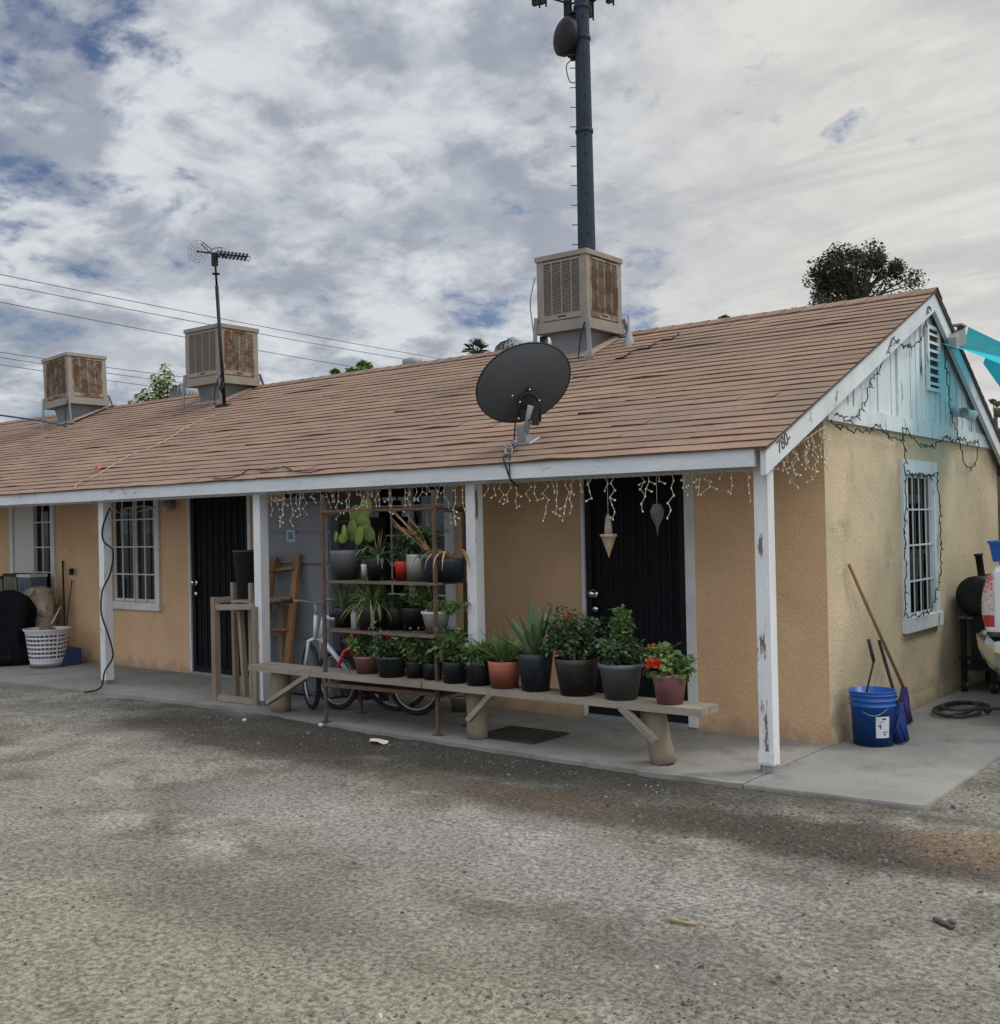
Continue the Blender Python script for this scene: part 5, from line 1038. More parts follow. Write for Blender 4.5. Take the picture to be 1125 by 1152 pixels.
# broom, dustpan, sticks on left porch
def stick(a,c_,r,m,name,label,cat,head=None,grp=None):
    t=thing(name,label,cat,a,grp); b=MB(); b.tube([a,V(a).lerp(V(c_),.5),c_],r,8); b.build('handle',m,t)
    if head: head(t)
    return t
a=at(72,742,1,-.22); tp=at(70.5,631,1,-.02)
def hd(t):
    b=MB(); x=at(77,740,1,-.25).x; z=.01; b.hexa([(x-.14,-.42,.004),(x+.16,-.42,.004),(x+.14,-.16,.004),(x-.12,-.16,.004),(x-.12,-.36,.18),(x+.14,-.36,.18),(x+.13,-.16,.19),(x-.11,-.16,.19)]); b.build('pan',mat('dustpan_blue',(.012,.04,.13),fine=.03,rough=.5),t)
stick(V((a.x,-.2,.12)),V((tp.x,-.02,tp.z)),.011,blk,'lobby_dustpan','blue lobby dustpan with a tall black handle beside the laundry basket','dustpan',hd)
def hd2(t): b=MB(); p=at(82,645,1,-.03); b.box(p.x-.02,p.x+.02,-.07,-.03,p.z-.02,p.z+.06); b.build('grip',blk,t)
q=at(72,672,1,-.06); p=at(81,652,1,-.03); stick(V((q.x+.1,-.15,.02)),V((p.x,-.03,p.z)),.009,mat('stick_brown',(.10,.07,.05)),'garden_stick','thin brown stick leaning on the wall right of the blue dustpan','stick',hd2)
a=at(58,702,1,-.35); c_=at(68,683,1,-.2); stick(a,c_,.010,p_white,'short_rod','short white rod sticking out of the laundry basket','rod')
# cable on the fourth post
b=MB(); x=PX[3]; pts=[V((x+.10,D-.0,1.78)),V((x+.055,D-.055,1.60)),V((x+.055,D-.055,1.45)),at(127,620,1,D-.06),at(124,645,1,D-.06),at(115,665,1,D-.07),at(114,690,1,D-.07),at(122,715,1,D-.06),at(127,738,1,D-.06),at(118,755,1,D-.12),V((-6.80,-1.25,.03)),at(95,779,2,.006)]
b.tube(smooth(pts),.0085,7); tag(b.build('extension_cable',blk,loc=pts[-1]),'black cable running down the leftmost full porch post onto the slab','cable')
b=MB(); pts=[at(126,572,1,D-.05),at(134,577,1,-.6),at(148,578,1,-.4),at(165,573,1,-.3),at(176,571,1,-.3),at(160,569,1,-.4),at(140,572,1,-.5)]; b.tube(pts,.006,6); tag(b.build('drooping_wire',mat('wire_white',(.45,.45,.43),fine=0),loc=pts[0]),'pale wire drooping from the left post across the window top','wire')
# ------------------------------------------------------------------ bucket, brooms, hose
bx_,by_=at(983,838,2,0).x,0; p=V((at(983,815,1,.20).x,.20,0)); x,y,z,h,rt_,rb=pot_at(983,782,841,47,41,.20,0)
t=thing('bucket','blue plastic five gallon bucket with a white label at the house corner','bucket',(x,y,0)); h=.365; rt_=.15; rb=.132
b=MB(); rr=lambda q: rb+(rt_-rb)*q
prof=[(0,.008),(rb,.008),(rb,0),(rr(.72),h*.72),(rr(.72)+.008,h*.725),(rr(.75)+.008,h*.74),(rr(.75),h*.745),(rr(.82),h*.82),(rr(.82)+.009,h*.825),(rr(.84)+.009,h*.84),(rr(.84),h*.845),(rr(.92),h*.92),(rr(.92)+.008,h*.925),(rr(.94)+.007,h*.94),(rr(.95),h*.945),(rt_,h*.985),(rt_+.008,h*.99),(rt_+.006,h),(rt_-.006,h),(rb-.004,.015),(0,.015)]
b.lathe((x,y,0),prof,40); b.build('shell',bluep,t)
camdir=(CC-V((x,y,0))); ca=math.atan2(camdir.y,camdir.x)
b=MB(); n=8
for i in range(n):
    a0=ca+.12+ .68*i/n; a1=ca+.12+.68*(i+1)/n
    P_=lambda a,q,e=.0015: V((x+(rr(q)+e)*math.cos(a),y+(rr(q)+e)*math.sin(a),h*q))
    b.quad(P_(a0,.17),P_(a1,.17),P_(a1,.56),P_(a0,.56),True)
lab=b.build('label',mat('label_white',(.60,.62,.66),(.5,.52,.58),30,fine=0),t)
b=MB()
for (a0,a1,q0,q1) in ((.42,.60,.50,.53),(.30,.36,.34,.42),(.22,.28,.38,.41),(.5,.6,.22,.25),(.45,.68,.27,.285),(.3,.5,.46,.47)): b.quad(P_(ca+a0,q0,.003),P_(ca+a1,q0,.003),P_(ca+a1,q1,.003),P_(ca+a0,q1,.003))
b.build('print',mat('label_ink',(.03,.04,.08),fine=0),lab)
b=MB(); hp=[V((x+(rt_+.01)*math.cos(ca+1.3+ (2*PI-0)*0),0,0))]
a=ca+1.45; A_=V((x+(rt_+.006)*math.cos(a),y+(rt_+.006)*math.sin(a),h*.86)); B_=V((x-(rt_+.006)*math.cos(a),y-(rt_+.006)*math.sin(a),h*.86)); mid=V((x,y,0))+V((math.cos(ca),math.sin(ca),0))*(rt_+.03)
hp=[A_]+[A_.lerp(B_,k/10)+V((math.cos(ca),math.sin(ca),0))*(rt_*1.12*math.sin(PI*k/10))+V((0,0,-.10*math.sin(PI*k/10))) for k in range(1,10)]+[B_]
b.tube([q+V((0,0,.0)) for q in hp],.003,6); b.build('handle',galv,t)
bt=V((x,y,0))
# wooden-handled broom (in/behind bucket), black handled tool in bucket, black handled broom
tp=at(955,635,0,.03); ft=at(1006,800,0,.20)
def brh(fx,fy,m,w_=.13,ang=0.):
    def f(t):
        b=MB(); 
        for i in range(60):
            q=U(-1,1); x_=fx+U(-.025,.025); b.tube([(x_,fy+q*w_*.32,.20),(fx+U(-.045,.045),fy+q*w_*.62,.012)],[.007,.0055],4)
        b.build('bristles',m,t); b=MB(); b.hexa([(fx-.022,fy-w_*.36,.19),(fx+.022,fy-w_*.36,.19),(fx+.022,fy+w_*.36,.19),(fx-.022,fy+w_*.36,.19),(fx-.015,fy-.025,.27),(fx+.015,fy-.025,.27),(fx+.015,fy+.025,.27),(fx-.015,fy+.025,.27)]); b.build('cap',m,t)
    return f
purple=mat('bristle_purple',(.045,.035,.16),(.03,.025,.10),30,fine=.2); bluebr=mat('bristle_blue',(.01,.04,.20),(.008,.03,.14),30,fine=.2)
f1=V((.20,.60,.25)); f1=V((at(1017,800,0,.15).x,at(1017,812,2,.0).y-.1,.25)); fy=at(1018,815,0,.16).y
stick(V((.16,fy,.26)),V((.03,at(955,635,0,.03).y,at(955,635,0,.03).z)),.012,mat('broom_wood',(.26,.16,.08),(.2,.12,.06),9),'push_broom','broom with long wooden handle and purple bristles leaning on the gable wall','broom',brh(.16,fy,purple),'brooms beside the blue bucket')
p2=at(1011,825,0,.36); tpz=at(991,720,0,.14)
stick(V((.36,at(1011,830,0,.36).y,.26)),V((.10,at(989,721,0,.10).y,at(989,721,0,.10).z)),.012,blk,'hand_broom','short black handled broom with blue bristles right of the blue bucket','broom',brh(.36,at(1012,825,0,.36).y,bluebr),'brooms beside the blue bucket')
b0_=V((x-.03,y+.05,.02)); t=thing('black_tool','black handled tool standing in the blue bucket','tool',b0_); tt=at(977,719,1,.28); mm=at(983,744,1,.28); b=MB(); b.tube([b0_,at(975,778,1,.25),mm],.007,7); b.build('shaft',blk,t); b=MB(); b.tube([mm,tt],.013,8); b.build('grip',rubber,t)
# hose
b=MB(); hc=at(1073,800,2,.015); pts=[]
for k in range(70):
    a=k*2*PI/24; r_=.30-.0017*k+.03*math.sin(k*.37); pts.append(V((hc.x+.03+r_*1.0*math.cos(a)*.62,hc.y+.05+r_*1.25*math.sin(a)+.05*math.sin(k*.1),.014+.00022*k+ .010*(k//24))))
e=pts[-1]; pts+=[e+V((.08,.1,0)),e+V((.25,.3,-.01)),V((e.x+.45,e.y+.25,.014)),V((1.1,1.9,-.0)),V((1.6,2.4,-.02))]
pts=[V((p.x,p.y,max(p.z,.014) if p.x<1.0 else -.02)) for p in pts]
b.tube(pts,.0125,8); t=thing('garden_hose','black garden hose coiled on the walk behind the blue bucket','hose',hc); b.build('tube',mat('hose_black',(.03,.033,.03),rough=.4,fine=.05),t)
b=MB(); b.tube([pts[0]-V((0,.0,0)),pts[0]+V((.0,-.06,.0))],.017,8); b.build('fitting',chrome,t)
# ------------------------------------------------------------------ barbecue smoker
gy=2.75; gc=at(1098,671,1,gy); gx=gc.x; gz=gc.z; t=thing('barbecue_smoker','black barrel barbecue smoker on a wheeled frame against the gable wall','barbecue',(gx,gy+.4,0)); r_=.175
b=MB(); b.lathe((gx,gy,gz),[(0,-.0),(r_*.5,-.012),(r_*.92,-.005),(r_,.02),(r_,.85),(r_*.9,.87),(0,.88)],28,(0,1,0)); br=b.build('barrel',blk,t)
b=MB(); b.tube([(gx+r_+.0,gy+.3,gz),(gx+r_+.06,gy+.3,gz+.01),(gx+r_+.06,gy+.6,gz+.01),(gx+r_,gy+.6,gz)],.01,6); b.build('handle',galv,br)
b=MB(); b.lathe((gx+.02,gy+.12,gz+r_-.02),[(.03,0),(.03,.19),(.038,.19),(.038,.21),(.0,.21)],12,(-.12,0,1)); b.build('chimney',blk,t)
fl=at(1060,700,1,gy-.05).x; b=MB(); b.box(max(fl,.06),gx-.02,gy-.03,gy+.75,gz-r_-.02,gz-r_+.0); b.build('side_shelf',mat('shelf_steel',(.10,.10,.10),rough=.4,metal=.5,fine=0),t)
for (a,c_) in ((gx-.20,gy+.03),(gx+.12,gy+.03),(gx-.20,gy+.8),(gx+.12,gy+.8)):
    a=max(a,.09); b=MB(); b.box(a-.02,a+.02,c_-.02,c_+.02,.07,gz-r_-.02); b.build('leg',blk,t)
    b=MB(); b.lathe((a-.02,c_,.045),[(0,0),(.045,0),(.045,.04),(0,.04)],16,(1,0,0)); wo=b.build('wheel',rubber,t); b=MB(); b.box(a-.03,a+.03,c_-.01,c_+.01,.05,.075); b.build('caster_fork',galv,wo)
b=MB(); b.box(gx-.06,gx+.06,gy+.02,gy+.10,.20,gz-r_-.0); b.build('column',blk,t)
b=MB(); b.box(max(gx-.24,.07),gx+.2,gy+.0,gy+.83,.19,.21); b.bar((max(gx-.28,.06),gy-.01,.30),(gx+.2,gy-.01,.30),.03,.03); b.build('lower_shelf',blk,t)
b=MB(); t=thing('storage_bin','pale grey bin standing behind the barbecue legs','bin',(gx+.05,4.0,0)); b.hexa([(gx-.10,3.75,.02),(gx+.4,3.75,.02),(gx+.4,4.2,.02),(gx-.1,4.2,.02),(gx-.13,3.72,.68),(gx+.43,3.72,.68),(gx+.43,4.23,.68),(gx-.13,4.23,.68)]); b.build('bin',plastic('bin_grey',(.30,.32,.31)),t); b=MB(); b.box(gx-.15,gx+.45,3.70,4.25,.681,.72); b.build('lid',p_white,t)
p=at(1096,637,1,gy+1.2); 
# ------------------------------------------------------------------ pickup truck (parked facing away, its left rear corner shows)
tx=at(1103.5,690,1,1.32).x; TY=1.30
t=thing('pickup_truck','white pickup truck parked beside the gable, only its rear lamp corner showing','pickup truck',(tx+.9,TY+2.6,0)); W_=1.80; g0=-.05
def sec(b,prof,x0,x1,tuck=.05):   # side profile (y,z) extruded in x with tucked top
    pass
def bodypts(y,zl,zh,w_in): return None
b=MB()
# loft cross-sections along y : (y, half width bottom, half width mid, half width top, z bottom, z mid, z top)
cx_=tx+W_/2
secs=[(0.00,.78,.845,.77,.46,.80,1.12),(.05,.81,.88,.80,.40,.80,1.15),(.5,.87,.90,.86,.40,.80,1.16),(1.9,.87,.90,.87,.40,.80,1.15),(3.6,.87,.90,.87,.40,.80,1.10),(4.5,.87,.90,.86,.40,.80,1.05),(5.0,.80,.86,.80,.40,.72,.95),(5.15,.70,.76,.70,.46,.70,.86)]
ring=[]
for (yy_,wb1,wm,wt_,z0,z1,z2) in secs:
    n0=len(b.v); 
    for (hw,zz_) in ((wb1,z0),(wm*.99,z0+.12),(wm,z1),(wm*.99,z2-.12),(wt_+.015,z2-.02),(wt_-.01,z2),(0,z2+.0)): b.v.append(V((cx_-hw,TY+yy_,zz_)))
    for (hw,zz_) in ((wt_-.01,z2),(wt_+.015,z2-.02),(wm*.99,z2-.12),(wm,z1),(wm*.99,z0+.12),(wb1,z0)): b.v.append(V((cx_+hw,TY+yy_,zz_)))
    ring.append(n0)
K=13
for a,c_ in zip(ring,ring[1:]):
    for j in range(K): j2=(j+1)%K; b.face((a+j,c_+j,c_+j2,a+j2),True)
b.face([ring[0]+j for j in range(K)]); b.face([ring[-1]+j for j in range(K)][::-1])
body=b.build('body',carw,t)
b=MB(); y0=TY+2.0
for k,(y_,w_b,w_t,z_b,z_t) in enumerate(((0,.84,.70,1.14,1.70),(.1,.85,.72,1.14,1.74),(1.3,.85,.72,1.13,1.75),(2.0,.84,.55,1.10,1.15))): 
    for sx in (-1,1): b.v+=[V((cx_+sx*w_b,y0+y_,z_b)),V((cx_+sx*w_t,y0+y_,z_t))]
for k in range(3):
    a=4*k; c_=4*(k+1); b.face((a,a+1,c_+1,c_)); b.face((a+1,a+3,c_+3,c_+1)); b.face((a+3,a+2,c_+2,c_+3))
b.face((0,2,3,1)); b.face((12,13,15,14)); cab=b.build('cab',carw,t)
b=MB()
for sx in (-1,1):
    b.v=b.v; xx0=cx_+sx*.845; n0=len(b.v); b.v+=[V((cx_+sx*.845,y0+.12,1.20)),V((cx_+sx*.845,y0+1.55,1.19)),V((cx_+sx*.735,y0+1.25,1.66)),V((cx_+sx*.735,y0+.14,1.66))]
    for q in range(n0,n0+4): b.v[q].x+=sx*.006
    b.face((n0,n0+1,n0+2,n0+3))
b.quad((cx_-.68,y0-.006,1.24),(cx_+.68,y0-.006,1.24),(cx_+.62,y0-.004,1.64),(cx_-.62,y0-.004,1.64)); b.build('window',mat('car_glass',(.015,.02,.022),rough=.05,fine=0),cab)
# bed cavity rim, tailgate seam, tail lamps
b=MB(); b.box(cx_-.72,cx_+.72,TY+.12,TY+1.9,1.161,1.166); b.build('bed_liner',blk,body)
b=MB(); b.box(cx_-.70,cx_+.70,TY-.012,TY-.001,.60,1.10); tg=b.build('tailgate',carw,t); b=MB(); b.box(cx_-.10,cx_+.10,TY-.028,TY-.0125,.92,.99); b.build('handle',blk,tg)
lred=mat('lamp_red',(.35,.015,.015),rough=.12,fine=0,coat=.8); lclr=mat('lamp_clear',(.55,.50,.50),(.35,.25,.25),40,rough=.12,fine=0,coat=.8)
for sx in (-1,1):
    def LP(b,z0,z1,ext=.0,zc=.88,zh=.24):
        n=8; m=5
        def pp(q,z):
            k=math.sqrt(max(0,1-((z-zc)/zh)**2)); e=.022*k+ext
            tk=.06*((z-.86)/.26)**2
            if q<.45: q_=q/.45; return V((cx_+sx*(.80+(.075-tk)*q_),TY-.004-e*(.5+.5*q_)+.012*q_*q_,z))
            q_=(q-.45)/.55; return V((cx_+sx*(.875-tk+(.025+e*.5)*math.sin(q_*PI/2)),TY+.008-e+(.16+e)*q_*q_,z))
        for k in range(n):
            for j in range(m):
                za=z0+(z1-z0)*j/m; zb2=z0+(z1-z0)*(j+1)/m; nn=[pp(k/n,za),pp((k+1)/n,za),pp((k+1)/n,zb2),pp(k/n,zb2)]
                if sx<0: nn=nn[::-1]
                b.quad(*nn,True)
    b=MB(); LP(b,.965,1.10); tl=b.build('tail_lamp',mat('lamp_red_clear',(.42,.06,.06),(.5,.42,.42),45,.45,.55,rough=.12,fine=0,coat=.8),t)
    b=MB(); LP(b,.80,.964); b.build('reversing_lens',lclr,tl)
    b=MB(); LP(b,.715,.80); b.build('red_lens',lred,tl)
    b=MB(); LP(b,.665,.714,.0); b.build('bezel',carw,tl)
b=MB(); prof=[(.03,.655),(-.10,.645),(-.16,.60),(-.17,.53),(-.13,.42),(-.06,.355),(.02,.345)]; nX=24
def bpt(i,q):
    ya,za=prof[i]; x_=-.925+1.85*q; e=abs(x_)/.925; k=max(0,(e-.72)/.28); return V((cx_+x_*(1 if k<.99 else 1),TY+ya+.15*k**2.2,za+(.655-za)*.0+ (.14*k**2 if i>2 else .02*k*k)))
for i in range(len(prof)-1):
    for j in range(nX): b.quad(bpt(i,j/nX),bpt(i,(j+1)/nX),bpt(i+1,(j+1)/nX),bpt(i+1,j/nX),True)
bm_=b.build('bumper',chrome,t)
b=MB(); b.hexa([(cx_-.80,TY-.11,.655),(cx_+.80,TY-.11,.655),(cx_+.86,TY-.01,.66),(cx_-.86,TY-.01,.66),(cx_-.79,TY-.10,.675),(cx_+.79,TY-.10,.675),(cx_+.85,TY-.012,.68),(cx_-.85,TY-.012,.68)]); b.build('step_pad',rubber,bm_)
for (sx,yy_) in ((-1,1.05),(1,1.05),(-1,4.25),(1,4.25)):
    c0=V((cx_+sx*.70,TY+yy_,g0+.36)); b=MB(); b.lathe(c0,[(.2,0),(.34,.0),(.365,.03),(.365,.19),(.34,.215),(.22,.215)],30,(sx,0,0)); wo=b.build('wheel',rubber,t)
    b=MB(); b.lathe(c0,[(.22,.19),(.215,.17),(.06,.16),(.05,.20),(0,.20)],20,(sx,0,0)); b.build('rim',galv,wo)
b=MB(); b.box(cx_-.75,cx_+.75,TY+.15,TY+4.9,.30,.45); b.build('chassis',blk,t)
p=at(1121,641,1,TY+.45); bxx=at(1114,640,1,TY+.45).x; t=thing('blue_bin','blue plastic tote riding on the pickup bed edge','tote',(bxx+.3,TY+.7,1.17)); b=MB(); b.hexa([(bxx+.02,TY+.45,1.17),(bxx+.6,TY+.45,1.17),(bxx+.6,TY+.85,1.17),(bxx+.02,TY+.85,1.17),(bxx,TY+.43,1.31),(bxx+.62,TY+.43,1.31),(bxx+.62,TY+.87,1.31),(bxx,TY+.87,1.31)]); b.build('tote',bluep,t); b=MB(); b.box(bxx-.01,bxx+.63,TY+.42,TY+.88,1.311,1.33); b.build('lid',bluep,t)
# ------------------------------------------------------------------ things behind the house on the right
t=thing('board_fence','dark weathered board fence behind the house on the right','fence',(2.5,7.2,0)); b=MB(); x=-1.0
while x<8: b.col=U(.7,1.3); w_=.14; b.box(x,x+w_,7.2,7.22,-.05,2.3+U(-.02,.02)); x+=w_+.006
b.build('boards',mat('fence_dark_wood',(.13,.085,.05),(.08,.055,.035),6,attr=True,stretch=(1,1,.3)),t)
for k in range(4): b=MB(); b.box(-.9+k*2.5,-.8+k*2.5,7.225,7.32,-.05,2.4); b.build('post',woodd,t)
p=at(1121,474,1,5.6); t=thing('black_tarp','black tarp bunched behind the rear eave at the right edge','tarp',(p.x+.5,5.6,p.z-.2)); b=MB(); b.ball((p.x+.6,5.6,p.z-.25),.68,36,24,(1,.55,.45))
for i,v in enumerate(b.v): k=noise.noise(V((v.x*3,v.y*3,v.z*4)))*.28+noise.noise(V((v.x*9,v.y*9,v.z*9)))*.07; b.v[i]=v+V((k,k*.3,k))
b.build('sheet',mat('tarp_black',(.012,.012,.014),rough=.55,fine=0),t); b=MB(); b.tube([(p.x+.6,5.6,-.05),(p.x+.6,5.6,p.z-.2)],.04,8); b.build('support_pole',woodd,t)
# ------------------------------------------------------------------ shade sails
def sail(c_,mids,label,sag=.08,n=14):   # corners and the pulled-in middle of each edge
    c_=[V(q) for q in c_]; mids=[V(m) if m is not None else c_[i].lerp(c_[(i+1)%4],.5) for i,m in enumerate(mids)]
    t=thing('shade_sail',label,'shade sail',c_[0],'teal shade sails over the side yard'); b=MB()
    def ed(i,q): a,m,e=c_[i],mids[i],c_[(i+1)%4]; k=m*2-(a+e)*.5; return a*(1-q)**2+k*2*q*(1-q)+e*q*q
    for i in range(n+1):
        for j in range(n+1):
            u_,v_=i/n,j/n; p=ed(0,u_)*(1-v_)+ed(2,1-u_)*v_+ed(3,1-v_)*(1-u_)+ed(1,v_)*u_-(c_[0]*(1-u_)*(1-v_)+c_[1]*u_*(1-v_)+c_[2]*u_*v_+c_[3]*(1-u_)*v_)
            b.v.append(p-V((0,0,sag*math.sin(PI*u_)*math.sin(PI*v_))))
    for i in range(n):
        for j in range(n): a=i*(n+1)+j; b.face((a,a+1,a+n+2,a+n+1),True)
    b.build('cloth',teal,t)
A=at(1057,386,0,.12); B=at(1089,367.5,1,3.9)
E1=at(1128,402,1,1.9); d1=(E1-A)
B2=B+(at(1128,386,1,3.5)-B)*7.5
sail([A,A+d1*2.6,B2,B],[None,None,None,at(1081,384,1,3.3)],'upper teal shade sail stretching right from the gable peak')
P1=at(1110,398,1,3.3); P2=at(1106,409,1,3.3); P3=at(1126,437,1,3.2)
sail([P1,P2,P2+(P3-P2)*2.2,V((4.0,3.6,3.3))],[None,None,None,None],'lower teal shade sail at the right edge of the photo',.03)
b=MB(); b.tube([V((.1,2.62,3.15)),B],.004,5); tag(b.build('sail_cord',lw,loc=B),'thin cord from the gable peak to the teal sail','cord')
q=at(1076,378,0,.15); b=MB(); x0,x1=.105,.17; b.hexa([(x0,q.y-.10,q.z-.12),(x1,q.y-.10,q.z-.12),(x1,q.y+.22,q.z-.05),(x0,q.y+.22,q.z-.05),(x0,q.y-.08,q.z-.02),(x1,q.y-.08,q.z-.02),(x1,q.y+.20,q.z+.10),(x0,q.y+.20,q.z+.10)]); t=thing('metal_box','grey metal box fixed on the rear gable slope beside the teal sail','box',q); b.build('case',galv,t); b=MB(); b.box(x0-.005,x1+.005,q.y+.08,q.y+.22,q.z+.102,q.z+.118); b.build('lid',coolm,t)
# ------------------------------------------------------------------ cell tower
dep=59.; c0=atd(660,275,dep); t=thing('cell_tower','tall dark steel monopole cell tower rising behind the large swamp cooler','cell tower',(c0.x,c0.y,-.05)); zt_=atd(650,-60,dep).z
def prad(z): a=atd(660,275,dep).z; f_=F/dep; return (20.2+(z-a)/(atd(653,0,dep).z-a)*(-3.6))/f_/2
b=MB(); n=12; zs=[-.05,8,c0.z]+[c0.z+(zt_-c0.z)*k/6 for k in range(1,7)]
b.lathe((c0.x,c0.y,0),[(prad(z),z) for z in zs],n,smooth=False,cap=True); 
for z in (atd(653,10,dep).z,atd(653,45,dep).z,atd(655,150,dep).z): b.lathe((c0.x,c0.y,z),[(prad(z)+.0,0),(prad(z)+.05,.02),(prad(z)+.05,.2),(prad(z),.22)],n)
b.build('pole',towerm,t)
lat=V((rt.x,rt.y,0)).normalized(); frw=V((fw.x,fw.y,0)).normalized()
b=MB(); k=0; z=10.
while z<zt_-2:
    sg=-1; r_=prad(z); b.tube([V((c0.x,c0.y,z))+lat*sg*r_*.9,V((c0.x,c0.y,z))+lat*sg*(r_+.30)],.025,5); b.tube([V((c0.x,c0.y,z+.5))-frw*r_*.9,V((c0.x,c0.y,z+.5))-frw*(r_+.15)+lat*.1],.03,5); z+=1.05; k+=1
b.build('step_pegs',towerm,t)
q=atd(633,40,dep); dn=(-lat*.80-frw*.45).normalized(); hub=V((c0.x,c0.y,q.z))-lat*(prad(q.z)+.12)
b=MB(); ctr=hub-lat*.50; b.lathe(ctr,[(.0,.30),(.5,.27),(.92,.05),(1.0,-.02),(1.0,-.30),(.85,-.38),(.35,-.45),(.3,-.62),(0,-.62)],28,dn); b.build('microwave_drum',blk,t)
b=MB(); b.tube([hub+V((0,0,1.3)),hub-V((0,0,1.3))],.14,8); [b.box(hub.x-.2,hub.x+.2,hub.y-.2,hub.y+.2,q.z+dz-.05,q.z+dz+.05) for dz in (-1.1,-.5,.1,.7,1.2)]; b.tube(smooth([hub+V((0,0,-1.2)),hub-lat*.35+V((0,0,-1.6)),hub-lat*.2+V((0,0,-2.4)),hub+lat*.1+V((0,0,-2.5))]),.03,5); b.build('drum_mount',blk,t)
zb_=atd(600,5,dep).z
for (lo_,fo,dz) in ((-2.75,-.8,.0),(-2.45,.3,.15),(-2.15,-.7,-.25),(1.35,-.8,.45),(1.55,.5,.3),(-.6,2.4,.4),(.6,2.2,.3)):
    p=V((c0.x,c0.y,0))+lat*lo_+frw*fo; z=zb_+dz; b=MB(); ang_=math.atan2(fo,lo_); 
    b.box(p.x-.16,p.x+.16,p.y-.12,p.y+.12,z,z+2.3); an=b.build('antenna_panel',blk,t)
    b=MB(); b.tube([p+lat*.22+V((0,0,z-.15)),p+lat*.22+V((0,0,z+2.4))],.05,6); b.tube([p+lat*.22+V((0,0,z+.3)),p+V((0,0,z+.3))],.03,5); b.build('pipe',blk,an)
b=MB(); C3=[V((c0.x,c0.y,zb_+1.2))+lat*a+frw*f_ for a,f_ in ((-2.6,-.8),(-2.4,1.2),(-.5,2.4),(.8,2.3),(1.8,.6),(1.5,-.9))]; b.tube(C3,.06,6,closed=True); [b.tube([V((c0.x,c0.y,zb_+1.2)),q],.05,6) for q in C3]; b.build('platform',blk,t)
# ------------------------------------------------------------------ trees
def tree(name,label,u,vt,wpx,hpx,dep,lm,nl,ls,clumps=16,kind='round',grp='trees behind the house'):
    ctop=atd(u,vt,dep); sc=F/dep; H=hpx/sc; Wd=wpx/sc; base=V((ctop.x,ctop.y,-.05)); t=thing(name,label,'tree',base,grp); cz=ctop.z-H/2
    b=MB(); b.tube([base,base+V((.1,.05,cz*.5)),V((ctop.x,ctop.y,cz))],[.035*cz,.025*cz,.012*cz],10)
    br=[]
    for i in range(clumps):
        a=U(0,2*PI); q=V((math.cos(a)*U(.15,1),math.sin(a)*U(.15,1),U(-1,1))); 
        if q.length>1.05: q*=.95/q.length
        e=V((ctop.x+q.x*Wd*.46*(1.15-.35*q.z),ctop.y+q.y*Wd*.46*(1.15-.35*q.z),cz+q.z*H*.43)); s0=V((ctop.x,ctop.y,cz-H*.45*U(.2,1))); b.tube([s0,s0.lerp(e,.5)+V((0,0,H*.05)),e],[.006*cz,.004*cz,.0015*cz],6); br.append(e)
    if hpx>60:
        for i in range(16):
            a=U(0,2*PI); e=V((ctop.x+math.cos(a)*Wd*U(.1,.42),ctop.y+math.sin(a)*Wd*U(.1,.42),cz-H*U(.45,.95))); b.tube([V((ctop.x,ctop.y,e.z-H*.1)),e],[.02,.01],5); br.append(e)
    b.build('trunk',trunkm,t); b=MB()
    for e in br:
        r_=Wd*U(.06,.13); f_=nl//clumps
        for i in range(f_):
            d=V((rnd.gauss(0,1),rnd.gauss(0,1),rnd.gauss(0,1))); d=d/max(d.length,.01)*r_*(rnd.random()**.45); d.z*=.8; b.col=U(.5,1.5); b.leaf(e+d,V((U(-1,1),U(-1,1),U(-.8,.5))),V((U(-1,1),U(-1,1),1)),ls*U(.7,1.3),ls*.55)
    b.build('crown',lm,t)
farleaf=mat('far_leaf',(.042,.060,.026),(.03,.045,.02),1.,attr=True,fine=0,rough=.7,trans=.2)
tree('broadleaf_tree','dark round crowned tree rising behind the right end of the ridge',960,274,132,108,40.,farleaf,13000,.14,80)
tree('broadleaf_tree','small pale green bushy treetop at the ridge left of the satellite dish',398,404,58,36,46.,leaf,2600,.22,12)
tree('broadleaf_tree','tiny treetop just over the ridge in the middle of the right roof',822,355,44,22,42.,farleaf,1300,.14,9)
def shoots(u,v0,v1,spread,dep,label):
    base=atd(u,v1,dep); t=thing('leafy_tree',label,'tree',(base.x,base.y,-.05),'trees behind the house'); b=MB(); lb_=MB()
    b.tube([V((base.x,base.y,-.05)),V((base.x,base.y,base.z-.6))],[.09,.06],8)
    for (uu,vv) in ((u-22,v0+34),(u-14,v0+28),(u-4,v0+12),(u+2,v0+20),(u+8,v0),(u+14,v0+8),(u+20,v0+24),(u-30,v0+42),(u+26,v0+34),(u+3,v0+34),(u-10,v0+40),(u+14,v0+36)):
        e=atd(uu,vv,dep+U(-.5,.5)); s0=V((base.x,base.y,base.z-.6)); m_=s0.lerp(e,.5)+V((0,0,-.1)); b.tube([s0,m_,e],[.03,.018,.006],6)
        for k in range(52):
            q=.3+.7*k/52; p=m_.lerp(e,(q-.3)/.7) ; a=k*2.4; lb_.col=U(.6,1.5); lb_.leaf(p,V((math.cos(a),math.sin(a),-.25)),V((0,0,1)),U(.13,.2),.085)
    b.build('trunk',trunkm,t); lb_.build('crown',leafl,t)
shoots(178,408,448,60,19.,'large leaved tree with upright shoots between the left and middle swamp coolers')
